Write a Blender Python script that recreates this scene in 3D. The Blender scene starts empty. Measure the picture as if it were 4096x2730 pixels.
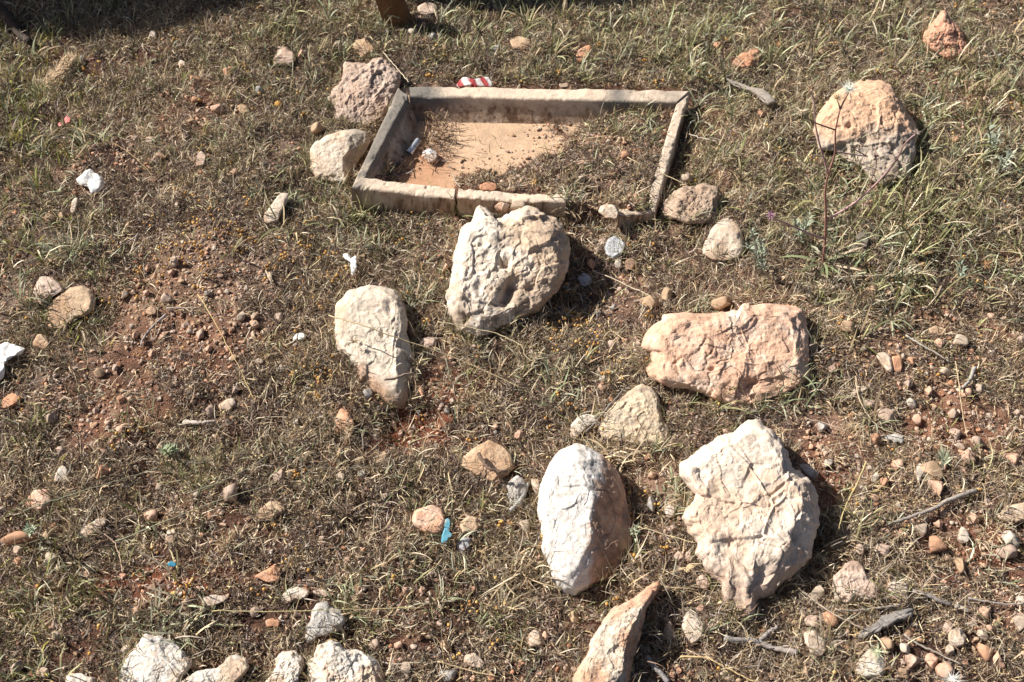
import bpy, math, random
import numpy as np
from mathutils import Vector
S = bpy.context.scene
random.seed(7); RNG = np.random.default_rng(11)

# ------------------------------------------------------------------ camera, sky, sun, exposure
FOC, PITCH, CAMZ = 40.0, math.radians(48.0), 1.6
cam = bpy.data.objects.new('camera', bpy.data.cameras.new('camera'))
S.collection.objects.link(cam); S.camera = cam
cam.data.lens = FOC; cam.data.sensor_width = 36.0
cam.data.clip_start = 0.05; cam.data.clip_end = 300
cam.location = (0, 0, CAMZ); cam.rotation_euler = (math.pi/2 - PITCH, 0, 0)
cam.data.dof.use_dof = True; cam.data.dof.focus_distance = 2.05; cam.data.dof.aperture_fstop = 9.0

SUN_EL = math.radians(40.0); SUNH = np.array([-0.94, 0.341])
SUNV = np.array([SUNH[0]*math.cos(SUN_EL), SUNH[1]*math.cos(SUN_EL), math.sin(SUN_EL)])
W = bpy.data.worlds.new('World'); S.world = W; W.use_nodes = True
sky = W.node_tree.nodes.new('ShaderNodeTexSky'); sky.sky_type = 'NISHITA'; sky.sun_disc = False
sky.dust_density = 2.5; sky.air_density = 0.8; sky.ozone_density = 0.6; sky.sun_elevation = SUN_EL; sky.sun_rotation = math.atan2(SUNH[0], SUNH[1]) % (2*math.pi)
W.node_tree.nodes['Background'].inputs[1].default_value = 0.05
W.node_tree.links.new(sky.outputs[0], W.node_tree.nodes['Background'].inputs[0])
sun = bpy.data.objects.new('sun', bpy.data.lights.new('sun', 'SUN')); S.collection.objects.link(sun)
sun.data.energy = 5.0; sun.data.angle = math.radians(0.55); sun.data.color = (1.0, 0.95, 0.88)
sun.rotation_euler = Vector(SUNV).to_track_quat('Z', 'Y').to_euler()
S.view_settings.view_transform = 'Standard'; S.view_settings.look = 'None'
S.view_settings.exposure = 0.80; S.view_settings.gamma = 1.0
S.view_settings.use_curve_mapping = False

# ------------------------------------------------------------------ photograph pixel (4096 wide) <-> ground
PXF = FOC/36.0*4096
FW = np.array([0, math.cos(PITCH), -math.sin(PITCH)]); RT = np.array([1.0, 0, 0]); UP = np.cross(RT, FW)
CAM = np.array([0, 0, CAMZ])
def rays(px, py):
    px = np.asarray(px, float); py = np.asarray(py, float)
    return FW + RT*((px-2048)/PXF)[..., None] - UP*((py-1365)/PXF)[..., None]
def G(px, py, z=0.0):
    d = rays(px, py); return CAM + d*((np.asarray(z)-CAMZ)/d[..., 2])[..., None]
def V(px, py, yp):
    d = rays(px, py); return CAM + d*(yp/d[..., 1])[..., None]
def to_px(P):
    q = np.asarray(P, float)-CAM; dz = q@FW
    return 2048+PXF*(q@RT)/dz, 1365-PXF*(q@UP)/dz
def T(ox, oy, pts, s=0.6057):
    return [(ox+s*x, oy+s*y) for x, y in pts]

# ------------------------------------------------------------------ noise
def _h(i, j, k, s):
    with np.errstate(over='ignore'):
        n = (i*np.uint32(374761393) + j*np.uint32(668265263) + k*np.uint32(2147483647) + np.uint32(s)*np.uint32(974634777))
        n = (n ^ (n >> np.uint32(13)))*np.uint32(1274126177)
        n = (n ^ (n >> np.uint32(16)))*np.uint32(2246822519)
        return ((n ^ (n >> np.uint32(15))) & np.uint32(0xffffff)).astype(np.float64)/16777215.0
def vn(P, s=0):
    F = np.floor(P); f = P-F; I = F.astype(np.int64).astype(np.uint32); f = f*f*(3-2*f); r = 0
    for a in (0, 1):
        for b in (0, 1):
            for c in (0, 1):
                w = (f[:, 0] if a else 1-f[:, 0])*(f[:, 1] if b else 1-f[:, 1])*(f[:, 2] if c else 1-f[:, 2])
                r = r + w*_h(I[:, 0]+np.uint32(a), I[:, 1]+np.uint32(b), I[:, 2]+np.uint32(c), s)
    return r*2-1
def fbm(P, o=4, s=0, g=0.5):
    a, r, t = 1.0, 0, 0
    R = np.array([[0.8, 0.6, 0], [-0.6, 0.8, 0], [0, 0, 1]])@np.array([[1, 0, 0], [0, 0.8, 0.6], [0, -0.6, 0.8]])
    for k in range(o):
        r = r+a*vn(P, s+k*17); t += a; a *= g; P = (P@R)*2.03+11.3
    return r/t
def worley(P, s=0, tilt=False):
    F = np.floor(P).astype(np.int64); d1 = np.full(len(P), 9.0); d2 = d1.copy(); cid = np.zeros(len(P)); tl = np.zeros(len(P))
    for a in (-1, 0, 1):
        for b in (-1, 0, 1):
            for c in (-1, 0, 1):
                C = F+np.array([a, b, c]); U = C.astype(np.uint32)
                q = C+np.stack([_h(U[:, 0], U[:, 1], U[:, 2], s+m) for m in (1, 2, 3)], 1)
                d = np.linalg.norm(P-q, axis=1); v = _h(U[:, 0], U[:, 1], U[:, 2], s+9)
                m = d < d1; d2 = np.where(m, d1, np.minimum(d2, d)); cid = np.where(m, v, cid); d1 = np.where(m, d, d1)
                if tilt: tv = np.stack([_h(U[:, 0], U[:, 1], U[:, 2], s+k) for k in (21, 22, 23)], 1)*2-1; tl = np.where(m, ((P-q)*tv).sum(1), tl)
    return (d1, d2, cid, tl) if tilt else (d1, d2, cid)
def sst(a, b, x):
    t = np.clip((x-a)/(b-a), 0, 1); return t*t*(3-2*t)
def inpoly(poly, x, y):
    p = np.asarray(poly, float); r = np.zeros(np.shape(x), bool); n = len(p)
    for i in range(n):
        x1, y1 = p[i]; x2, y2 = p[(i+1) % n]
        if y1 == y2: continue
        c = ((y1 > y) != (y2 > y)) & (x < (x2-x1)*(y-y1)/(y2-y1)+x1); r ^= c
    return r
def sdist(poly, x, y):
    p = np.asarray(poly, float); d = np.full(np.shape(x), 1e9)
    for i in range(len(p)):
        a = p[i]; b = p[(i+1) % len(p)]; ab = b-a
        t = np.clip(((x-a[0])*ab[0]+(y-a[1])*ab[1])/(ab@ab+1e-9), 0, 1)
        d = np.minimum(d, np.hypot(x-a[0]-t*ab[0], y-a[1]-t*ab[1]))
    return np.where(inpoly(poly, x, y), -d, d)

# ------------------------------------------------------------------ object helpers
def link(o): S.collection.objects.link(o); return o
def mesh_obj(name, v, f, mat, parent=None, col=None, smooth=True, link_it=True):
    v = np.ascontiguousarray(v, np.float32); me = bpy.data.meshes.new(name)
    if isinstance(f, np.ndarray): F = [f]
    else: F = f if (len(f) and isinstance(f[0], np.ndarray)) else [np.array(f)]
    F = [a.astype(np.int32) for a in F if len(a)]
    me.vertices.add(len(v)); me.vertices.foreach_set('co', v.ravel())
    loops = np.concatenate([a.ravel() for a in F]); tot = np.concatenate([np.full(len(a), a.shape[1], np.int32) for a in F])
    st = np.concatenate([[0], np.cumsum(tot)[:-1]]).astype(np.int32)
    me.loops.add(len(loops)); me.loops.foreach_set('vertex_index', loops)
    me.polygons.add(len(tot)); me.polygons.foreach_set('loop_start', st)
    try: me.polygons.foreach_set('loop_total', tot)
    except Exception: pass
    me.update(calc_edges=True)
    me.polygons.foreach_set('use_smooth', np.full(len(tot), smooth))
    if col is not None: set_col(me, col)
    if mat: me.materials.append(mat)
    o = bpy.data.objects.new(name, me)
    if link_it: link(o)
    if parent: o.parent = parent
    return o
def set_col(me, c):
    a = me.color_attributes.get('Col') or me.color_attributes.new('Col', 'FLOAT_COLOR', 'POINT')
    c4 = np.ones((len(me.vertices), 4), np.float32); c4[:, :3] = np.clip(c, 0, 1); a.data.foreach_set('color', c4.ravel())
def tag(o, label, cat, group=None, kind=None):
    if label: o['label'] = label
    if cat: o['category'] = cat
    if group: o['group'] = group
    if kind: o['kind'] = kind
    return o
def empty(name, loc, label, cat, group=None):
    o = bpy.data.objects.new(name, None); o.empty_display_size = 0.03; o.location = loc; link(o)
    return tag(o, label, cat, group)
def join(parts):
    vs, fs, cs, n = [], {}, [], 0
    for v, f, c in parts:
        vs.append(v); cs.append(np.broadcast_to(np.asarray(c, float), (len(v), 3)))
        for a in (f if isinstance(f, list) else [f]):
            fs.setdefault(a.shape[1], []).append(a+n)
        n += len(v)
    return np.concatenate(vs), [np.concatenate(a) for a in fs.values()], np.concatenate(cs)
def tube(P, r0, r1=None, seg=6, cap=True):
    P = np.asarray(P, float); n = len(P); r1 = r0 if r1 is None else r1
    R = np.linspace(r0, r1, n) if np.ndim(r0) == 0 else np.asarray(r0)
    t = np.gradient(P, axis=0); t /= np.linalg.norm(t, axis=1)[:, None]+1e-9
    ref = np.array([0.13, 0.21, 0.97]); a = np.cross(t, ref); a /= np.linalg.norm(a, axis=1)[:, None]+1e-9; b = np.cross(t, a)
    th = np.arange(seg)/seg*2*np.pi
    v = (P[:, None]+R[:, None, None]*(a[:, None]*np.cos(th)[None, :, None]+b[:, None]*np.sin(th)[None, :, None])).reshape(-1, 3)
    f = [(i*seg+j, i*seg+(j+1) % seg, (i+1)*seg+(j+1) % seg, (i+1)*seg+j) for i in range(n-1) for j in range(seg)]
    F = [np.array(f)]
    if cap:
        v = np.vstack([v, P[0], P[-1]]); k = n*seg
        F.append(np.array([(k, (j+1) % seg, j) for j in range(seg)]+[(k+1, (n-1)*seg+j, (n-1)*seg+(j+1) % seg) for j in range(seg)]))
    return v, F
def smoothpath(P, m=4, jit=0.0, rng=None):
    P = np.asarray(P, float); L = np.concatenate([[0], np.cumsum(np.linalg.norm(np.diff(P, axis=0), axis=1))]); n = (len(P)-1)*m*2+1
    t = np.linspace(0, L[-1], n); h = np.stack([np.interp(t, L, P[:, k]) for k in range(3)], 1)
    for _ in range(m*2 if len(P) > 2 else 0): h[1:-1] = .25*h[:-2]+.5*h[1:-1]+.25*h[2:]
    return h[::2] if n > 24 else h

# ------------------------------------------------------------------ materials (procedural)
def nodes(name):
    m = bpy.data.materials.new(name); m.use_nodes = True; nt = m.node_tree; return m, nt, nt.nodes['Principled BSDF']
def N(nt, t, **kw):
    n = nt.nodes.new(t)
    for k, v in kw.items():
        if k in n.inputs.keys(): n.inputs[k].default_value = v
        else: setattr(n, k, v)
    return n
def rock_mat(name, fine=260., bump=0.8, rough=0.88, var=0.34, mid=60., dist=0.0016, spots=0.0):
    m, nt, b = nodes(name); L = nt.links
    at = N(nt, 'ShaderNodeVertexColor'); at.layer_name = 'Col'
    tc = N(nt, 'ShaderNodeNewGeometry')
    n1 = N(nt, 'ShaderNodeTexNoise', Scale=fine, Detail=3.0, Roughness=0.65); n2 = N(nt, 'ShaderNodeTexNoise', Scale=mid, Detail=5.0, Roughness=0.62)
    L.new(tc.outputs['Position'], n1.inputs['Vector']); L.new(tc.outputs['Position'], n2.inputs['Vector'])
    ad = N(nt, 'ShaderNodeMath', operation='ADD'); L.new(n1.outputs[0], ad.inputs[0]); L.new(n2.outputs[0], ad.inputs[1])
    mr = N(nt, 'ShaderNodeMapRange'); mr.inputs[1].default_value = 0.6; mr.inputs[2].default_value = 1.4
    mr.inputs[3].default_value = .86*(1-var); mr.inputs[4].default_value = .86*(1+var); L.new(ad.outputs[0], mr.inputs[0])
    mx = N(nt, 'ShaderNodeVectorMath', operation='SCALE'); L.new(at.outputs[0], mx.inputs[0]); L.new(mr.outputs[0], mx.inputs['Scale'])
    L.new(mx.outputs[0], b.inputs['Base Color'])
    bp = N(nt, 'ShaderNodeBump', Strength=bump, Distance=dist); L.new(ad.outputs[0], bp.inputs['Height']); L.new(bp.outputs[0], b.inputs['Normal'])
    b.inputs['Roughness'].default_value = rough; b.inputs['Specular IOR Level'].default_value = 0.25
    return m
M_rock = rock_mat('limestone'); M_rough = rock_mat('rough_limestone', fine=190, bump=0.9, var=0.32, mid=85, dist=0.0024)
M_smooth = rock_mat('smooth_limestone', bump=0.6, var=0.22, dist=0.0013); M_pebble = rock_mat('pebble_stone', fine=420, bump=0.4, var=0.22, mid=120, dist=0.001)
M_trough = rock_mat('carved_stone', fine=230, bump=0.7, var=0.26, mid=70, dist=0.0018)
M_soil = rock_mat('red_soil', fine=330, bump=1.0, var=0.42, mid=95, rough=0.95, dist=0.004)
def leaf_mat(name, trans=0.22, rough=0.6):
    m, nt, b = nodes(name); L = nt.links
    at = N(nt, 'ShaderNodeVertexColor'); at.layer_name = 'Col'
    L.new(at.outputs[0], b.inputs['Base Color']); b.inputs['Roughness'].default_value = rough; b.inputs['Specular IOR Level'].default_value = 0.3
    tr = N(nt, 'ShaderNodeBsdfTranslucent'); L.new(at.outputs[0], tr.inputs[0])
    mx = N(nt, 'ShaderNodeMixShader'); mx.inputs[0].default_value = trans
    L.new(b.outputs[0], mx.inputs[1]); L.new(tr.outputs[0], mx.inputs[2]); L.new(mx.outputs[0], nt.nodes['Material Output'].inputs[0])
    return m
M_leaf = leaf_mat('grass_blade', 0.14); M_dry = leaf_mat('dry_stem', 0.04, 0.75)
M_wood = rock_mat('weathered_wood', fine=300, bump=0.8, var=0.3, mid=120, dist=0.0015)
M_paper = leaf_mat('crumpled_paper', 0.12, 0.7)
mm, nt, bb = nodes('dull_foil'); bb.inputs['Metallic'].default_value = 0.85; bb.inputs['Roughness'].default_value = 0.32; bb.inputs['Base Color'].default_value = (0.62, 0.66, 0.70, 1); M_foil = mm

# ------------------------------------------------------------------ trough corners (top of rim) and ground height
ZT = dict(BL=0.062, BR=0.058, FR=0.040, FL=0.062)
FLOOR_Z = 0.006
TO = [(1594, 345), (2757, 366), (2622, 852), (1404, 752)]          # outer outline in the photograph
BARE = [(1600, 380), (1640, 775), (1800, 760), (1850, 672), (1990, 650), (2045, 632), (2135, 592), (2215, 578), (2250, 540), (2323, 506), (2420, 440)]
BARE = [(x, y) for x, y in BARE]
def bump(x, y, px, py, r, h, rx=None):
    c = G(px, py); rx = rx or r
    return h*np.exp(-((x-c[0])/rx)**2-((y-c[1])/r)**2)
_tw = np.array([G(x, y, 0.055)[:2] for x, y in TO])
def base_h(x, y):
    P = np.stack([x, y, np.zeros_like(x)], 1)
    h = 0.016*fbm(P*3.1+5, 3, 3)+0.013*fbm(P*13, 2, 8)
    h += bump(x, y, 2380, 838, 0.040, 0.048, 0.15)+bump(x, y, 2700, 900, 0.10, 0.02, 0.16)+bump(x, y, 2900, 500, 0.2, 0.02, 0.2)
    h += bump(x, y, 2200, 250, 0.10, 0.022, 0.4)+bump(x, y, 3400, 1100, 0.25, 0.012, 0.3)
    h += bump(x, y, 2285, 822, 0.034, 0.026, 0.05)+bump(x, y, 1600, 830, 0.05, 0.022, 0.16)+bump(x, y, 2000, 840, 0.05, 0.02, 0.12)
    h -= bump(x, y, 2330, 1130, 0.10, 0.022, 0.10)+bump(x, y, 1640, 1720, 0.06, 0.02, 0.10)+bump(x, y, 3240, 2150, 0.12, 0.014, 0.05)
    sd = sdist(_tw, x, y)                       # <0 inside the trough
    X, Y = to_px(np.stack([x, y, np.full_like(x, FLOOR_Z+0.01)], 1))
    sb = sdist(BARE, X, Y)+60*fbm(P*30, 3, 55)+70*fbm(P*10, 2, 56)
    fill = FLOOR_Z+0.003+0.016*np.exp(-((X-2270)/60)**2-((Y-780)/45)**2)+0.026*sst(0, 190, sb)+0.012*sst(150, 450, sb)+0.004*fbm(P*30, 3, 21)
    fill = np.where(sb < 0, FLOOR_Z-0.02*sst(0, 14, -sb)-0.001, fill)
    ins = sst(0.012, 0.026, -sd)
    near = sst(0.06, 0.0, np.abs(sd))
    h = h*(1-0.6*near)
    return h*(1-ins)+fill*ins
# height grid for look-ups
GX0, GX1, GY0, GY1, GS = -1.8, 1.8, 0.42, 3.15, 0.0078
gx = np.arange(GX0, GX1+1e-6, GS); gy = np.arange(GY0, GY1+1e-6, GS)
XX, YY = np.meshgrid(gx, gy); xf, yf = XX.ravel(), YY.ravel()
HB = base_h(xf, yf)
PP = np.stack([xf, yf, np.zeros_like(xf)], 1)
w1, w2, _ = worley(PP*55, 5)
fine = 0.0062*fbm(PP*36, 3, 31)+0.0022*(0.5-w1)
_X, _Y = to_px(np.stack([xf, yf, HB], 1))
HZ = (HB+fine*np.where((HB < FLOOR_Z+0.0) & (sdist(_tw, xf, yf) < -0.02), 0, 1)).reshape(XX.shape)
def H(x, y):
    x = np.atleast_1d(np.asarray(x, float)); y = np.atleast_1d(np.asarray(y, float))
    u = np.clip((x-GX0)/GS, 0, len(gx)-1.001); v = np.clip((y-GY0)/GS, 0, len(gy)-1.001); i = u.astype(int); j = v.astype(int); a = u-i; b = v-j
    return HZ[j, i]*(1-a)*(1-b)+HZ[j, i+1]*a*(1-b)+HZ[j+1, i]*(1-a)*b+HZ[j+1, i+1]*a*b
def at(px, py, dz=0.0):
    z = 0.0
    for _ in range(5):
        p = G(px, py, z); z = float(H(p[0], p[1])[0])+dz
    return G(px, py, z)

# ------------------------------------------------------------------ density fields painted over the ground (photograph coordinates)
# (x, y, rx, ry, strength)
BARE_Z = [(650, 1180, 380, 260, .72), (520, 600, 260, 160, .45), (850, 440, 170, 110, .55), (420, 950, 200, 120, .5), (820, 1500, 260, 170, .6), (1620, 1740, 150, 90, 1.3), (2400, 1060, 170, 170, 1.0),
    (1750, 1560, 130, 110, .9), (3700, 1500, 380, 320, .6), (3850, 2050, 300, 260, .7), (3500, 1900, 160, 160, .6), (3400, 2600, 250, 120, .65), (3950, 2500, 200, 220, .7), (2820, 500, 120, 100, .6),
    (3900, 400, 160, 120, .5), (650, 2330, 260, 60, .8), (1000, 1000, 220, 180, .5), (200, 2500, 180, 120, .3), (450, 1650, 260, 160, .5), (3850, 1250, 250, 90, .4), (2150, 540, 90, 50, 1.0), (900, 2060, 200, 120, .3), (1700, 2620, 150, 80, .5), (2950, 800, 90, 60, .4), (3380, 720, 120, 80, .4), (3250, 1880, 60, 150, .8)]
GREEN_Z = [(100, 500, 260, 420, 1.0), (700, 300, 600, 220, .45), (1300, 150, 400, 170, 1.0), (1200, 550, 260, 200, .8), (2100, 200, 700, 180, .75), (3000, 250, 900, 300, 1.15), (3500, 950, 560, 260, 1.25), (3850, 650, 350, 260, 1.1),
    (1400, 820, 330, 130, 1.25), (250, 1000, 300, 130, 1.1), (330, 1330, 200, 130, .8), (1100, 1450, 180, 140, .4), (2230, 1560, 130, 130, .6), (3130, 1560, 220, 120, .7), (300, 2350, 350, 300, .95), (800, 2450, 350, 150, .8), (1650, 1150, 170, 140, .8),
    (1050, 1750, 250, 100, .5), (700, 1850, 260, 100, .6), (2700, 1900, 120, 160, .6), (3950, 1800, 200, 150, .5), (3450, 2000, 130, 160, .5), (2600, 1130, 160, 120, .6), (3600, 1150, 350, 120, .5), (1800, 2450, 300, 150, .25), (2750, 600, 200, 200, .5)]
YEL_Z = [(80, 600, 220, 450, 1.0), (300, 1230, 200, 150, .8), (500, 300, 400, 200, .4), (150, 2450, 300, 200, .7), (400, 1800, 200, 100, .5)]
def field(zs, X, Y):
    r = np.zeros(np.shape(X))
    for x, y, a, b, s in zs: r = r+s*np.exp(-(((X-x)/a)**2+((Y-y)/b)**2))
    return r

# ------------------------------------------------------------------ the ground
def ground():
    ax = np.concatenate([GX0-np.geomspace(0.15, 60, 26)[::-1], gx, gx[-1]+np.geomspace(0.15, 60, 26)])
    ay = np.concatenate([GY0-np.geomspace(0.1, 60, 26)[::-1], gy, gy[-1]+np.geomspace(0.15, 60, 26)])
    A, B = np.meshgrid(ax, ay); Z = H(A.ravel(), B.ravel()).reshape(A.shape)
    P = np.stack([A.ravel(), B.ravel(), Z.ravel()], 1); n, m = len(ay), len(ax)
    i = np.arange(n-1)[:, None]*m+np.arange(m-1)[None]; i = i.ravel(); F = np.stack([i, i+1, i+m+1, i+m], 1)
    X, Y = to_px(np.where(P[:, 1:2] > 0.1, P, [[0, 9, 0]])); q = P*[1, 1, 0]
    a = fbm(q*7, 4, 2); b = fbm(q*45, 3, 5); c = fbm(q*2.3, 3, 9)
    dark = np.array([.065, .033, .022]); red = np.array([.185, .092, .057]); tan = np.array([.46, .31, .22]); gry = np.array([.20, .155, .12])
    t = sst(-.35, .5, a+.5*b)[:, None]; col = dark*(1-t)+red*t
    t = sst(.0, .7, b+.6*c)[:, None]; col = col*(1-.6*t)+tan*.6*t
    t = (sst(-.1, .5, c-.3*b)*.55)[:, None]; col = col*(1-t)+gry*t
    lt = (np.clip(field([(2700, 560, 330, 190, 1), (650, 1180, 380, 260, .5), (3750, 1450, 420, 330, .6), (3880, 430, 200, 110, .6), (2150, 560, 160, 90, 1.5)], X, Y), 0, 1)*.7)[:, None]
    col = col*(1-lt)+np.array([.40, .235, .14])*lt
    rd = (np.clip(field([(1640, 1730, 150, 90, 1.6), (1780, 1590, 120, 90, 1.2), (3300, 1880, 120, 200, .8), (700, 2330, 330, 70, 1), (650, 1300, 330, 200, .35), (3960, 2200, 200, 200, .8), (3780, 1700, 260, 180, .5)], X, Y), 0, 1)*.8)[:, None]
    col = col*(1-rd)+np.array([.24, .078, .036])*(1+.35*b[:, None])*rd
    o = mesh_obj('ground', P, F, M_soil, col=col); o['kind'] = 'structure'; return o
ground()

# ------------------------------------------------------------------ the stone trough
def sweep(A, B, zA, zB, outA, outB, inA, inB, depth, slope, seg=90, seed=1, capA=True, capB=True, bow=0.0, r=0.006):
    """a trough wall between two mitred ends; out/in are pixel corners of its top face"""
    oA, oB, iA, iB = G(*outA, zA), G(*outB, zB), G(*inA, zA), G(*inB, zB)
    s = np.linspace(0, 1, seg)[:, None]
    O = oA*(1-s)+oB*s; I = iA*(1-s)+iB*s
    inn = I-O; inn[:, 2] = 0; wd = np.linalg.norm(inn, axis=1)[:, None]; inn /= wd
    up = np.array([0, 0, 1.0]); prof = []
    prof.append(O-inn*0.006-up*0.10); prof += [O-inn*(0.006-0.006*k/6)-up*(0.10-(0.10-r)*k/6) for k in range(1, 7)]
    for a in (20, 45, 70): prof.append(O+inn*r*(1-math.cos(math.radians(a)))-up*r*(1-math.sin(math.radians(a))))
    for k in range(0, 9): prof.append(O+inn*(r+(wd-2*r)*k/8))
    for a in (70, 45, 20): prof.append(I-inn*r*(1-math.cos(math.radians(a)))-up*r*(1-math.sin(math.radians(a))))
    zf = I[:, 2:3]-depth
    for k in range(0, 18):
        t = k/17.0; prof.append(I+inn*(slope*t**1.3)-up*(r+(zf*0+I[:, 2:3]-depth-r)*t if False else r+(I[:, 2:3]-depth-r-0)*t))
    prof.append(I+inn*(slope+0.02)-up*(I[:, 2:3]-depth+0.012))
    Pm = np.stack(prof, 1); m = Pm.shape[1]; v = Pm.reshape(-1, 3)
    q = v*1.0
    edge = 0.0019*fbm(q*60, 3, seed)+0.0042*fbm(q*13, 3, seed+4)
    w1, _, cid = worley(q*46, seed+3); pits = -0.003*sst(.3, .05, w1)*(cid > .72)
    # chipped edges
    ch = np.zeros((seg, m)); sp = fbm(np.stack([np.linspace(0, 27, seg), np.full(seg, seed*3.1), np.zeros(seg)], 1), 3, seed)
    for k in range(6, 11): ch[:, k] = -0.008*np.clip(sp-0.12, 0, 1)
    sp2 = fbm(np.stack([np.linspace(0, 26, seg), np.full(seg, seed*7.1), np.zeros(seg)], 1), 3, seed+2)
    for k in range(17, 22): ch[:, k] = -0.007*np.clip(sp2-0.15, 0, 1)
    v = v+np.array([0, 0, 1.0])*(edge+pits+ch.ravel())[:, None]+np.stack([edge*.8, edge*.6, edge*0], 1)
    i = (np.arange(seg-1)[:, None]*m+np.arange(m-1)[None]).ravel(); F = [np.stack([i, i+1, i+m+1, i+m], 1)]
    caps = []
    for row in (0, seg-1):
        c = v[row*m:(row+1)*m].mean(0); v = np.vstack([v, c]); k = len(v)-1
        caps += [(k, row*m+j, row*m+(j+1) % m) for j in range(m)]
    F.append(np.array(caps))
    return v, F, m
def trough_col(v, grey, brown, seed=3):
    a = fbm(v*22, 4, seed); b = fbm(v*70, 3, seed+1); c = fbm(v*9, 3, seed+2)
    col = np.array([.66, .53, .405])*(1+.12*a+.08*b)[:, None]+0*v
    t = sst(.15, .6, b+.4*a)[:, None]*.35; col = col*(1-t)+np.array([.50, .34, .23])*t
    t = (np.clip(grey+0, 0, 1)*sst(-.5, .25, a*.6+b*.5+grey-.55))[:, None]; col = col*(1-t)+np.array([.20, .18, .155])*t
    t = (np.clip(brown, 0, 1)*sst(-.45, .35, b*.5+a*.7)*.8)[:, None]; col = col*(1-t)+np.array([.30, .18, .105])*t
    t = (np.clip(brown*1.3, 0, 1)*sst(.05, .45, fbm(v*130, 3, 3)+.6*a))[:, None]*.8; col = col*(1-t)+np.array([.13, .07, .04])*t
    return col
def zpx(v): return to_px(v)
trough_c = G(2100, 560, 0.0)
trough = empty('stone_trough', (trough_c[0], trough_c[1], 0), 'shallow rectangular trough carved from pale limestone, cracked and half filled with soil', 'trough')
def add_wall(outA, outB, inA, inB, zA, zB, seed, greyf, brownf, slope=0.022, depth=None, label=None, seg=90):
    seg = int(seg*2.4); v, F, m = sweep(0, 0, zA, zB, outA, outB, inA, inB, FLOOR_Z, slope, seg=seg, seed=seed)
    X, Y = to_px(v); top = np.minimum(zA, zB)
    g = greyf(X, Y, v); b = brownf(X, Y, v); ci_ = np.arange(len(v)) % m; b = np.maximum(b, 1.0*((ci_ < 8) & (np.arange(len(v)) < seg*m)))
    o = mesh_obj('side_wall', v-np.array(trough.location), F, M_trough, trough, trough_col(v, g, b, seed))
    if label: o['label'] = label
    return o
zz = lambda X, Y, v: 0*X
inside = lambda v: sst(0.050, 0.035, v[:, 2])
add_wall((1640, 339), (2757, 366), (1640, 381), (2706, 412), .062, .058, 3, lambda X, Y, v: 1.1*np.exp(-((X-1680)/110)**2)+.9*np.exp(-((X-2470)/60)**2)+.55*np.exp(-((X-2680)/130)**2)+.40*sst(.060, .050, v[:, 2])*sst(.035, .045, v[:, 2]),  # last term greys a band along the inner lip
         lambda X, Y, v: inside(v)*(.7+.5*sst(1900, 2300, X)), label='long back wall, bright on top with a grey inner lip')
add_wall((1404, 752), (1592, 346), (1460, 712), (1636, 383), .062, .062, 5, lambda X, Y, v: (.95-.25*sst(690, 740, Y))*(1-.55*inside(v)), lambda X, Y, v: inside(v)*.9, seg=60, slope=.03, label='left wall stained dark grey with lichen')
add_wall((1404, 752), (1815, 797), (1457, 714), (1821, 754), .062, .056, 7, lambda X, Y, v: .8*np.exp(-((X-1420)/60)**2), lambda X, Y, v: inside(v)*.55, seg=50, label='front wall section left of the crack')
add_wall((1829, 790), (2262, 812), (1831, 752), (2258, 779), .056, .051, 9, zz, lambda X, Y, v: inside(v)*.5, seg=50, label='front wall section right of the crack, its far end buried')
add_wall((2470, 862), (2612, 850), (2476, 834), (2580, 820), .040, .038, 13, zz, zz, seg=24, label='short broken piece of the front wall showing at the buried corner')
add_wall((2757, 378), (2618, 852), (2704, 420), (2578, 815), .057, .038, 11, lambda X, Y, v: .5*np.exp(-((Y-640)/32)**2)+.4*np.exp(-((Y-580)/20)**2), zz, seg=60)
def trough_floor():
    c = [G(1610, 350, FLOOR_Z), G(2740, 380, FLOOR_Z), G(2600, 830, FLOOR_Z), G(1440, 760, FLOOR_Z)]
    n = 90; u, w = np.meshgrid(np.linspace(0, 1, n), np.linspace(0, 1, n)); u = u.ravel()[:, None]; w = w.ravel()[:, None]
    v = (c[0]*(1-u)+c[1]*u)*(1-w)+(c[3]*(1-u)+c[2]*u)*w
    wl, _, cid = worley(v*60, 4); v[:, 2] += .0016*fbm(v*25, 3, 4)-.003*sst(.16, .03, wl)*(cid > .93)
    X, Y = to_px(v)
    i = (np.arange(n-1)[:, None]*n+np.arange(n-1)[None]).ravel(); F = np.stack([i, i+n, i+n+1, i+1], 1)
    a = fbm(v*18, 4, 8); b = fbm(v*80, 2, 9)
    col = np.array([.56, .385, .25])*(1+.16*a+.08*b)[:, None]
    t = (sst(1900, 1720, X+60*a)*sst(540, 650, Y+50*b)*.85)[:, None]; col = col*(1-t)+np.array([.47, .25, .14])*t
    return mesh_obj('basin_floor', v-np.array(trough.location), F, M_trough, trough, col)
trough_floor()
# grit lying at the foot of the walls inside
OBST = []   # outlines in the photograph where no grass roots
OBST.append([(1590, 345), (1660, 333), (2757, 362), (2760, 420), (2700, 700), (2640, 860), (2560, 830), (2600, 700), (2706, 430), (2000, 400), (1640, 395), (1470, 715), (2200, 770), (2200, 812), (1400, 770)])

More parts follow.
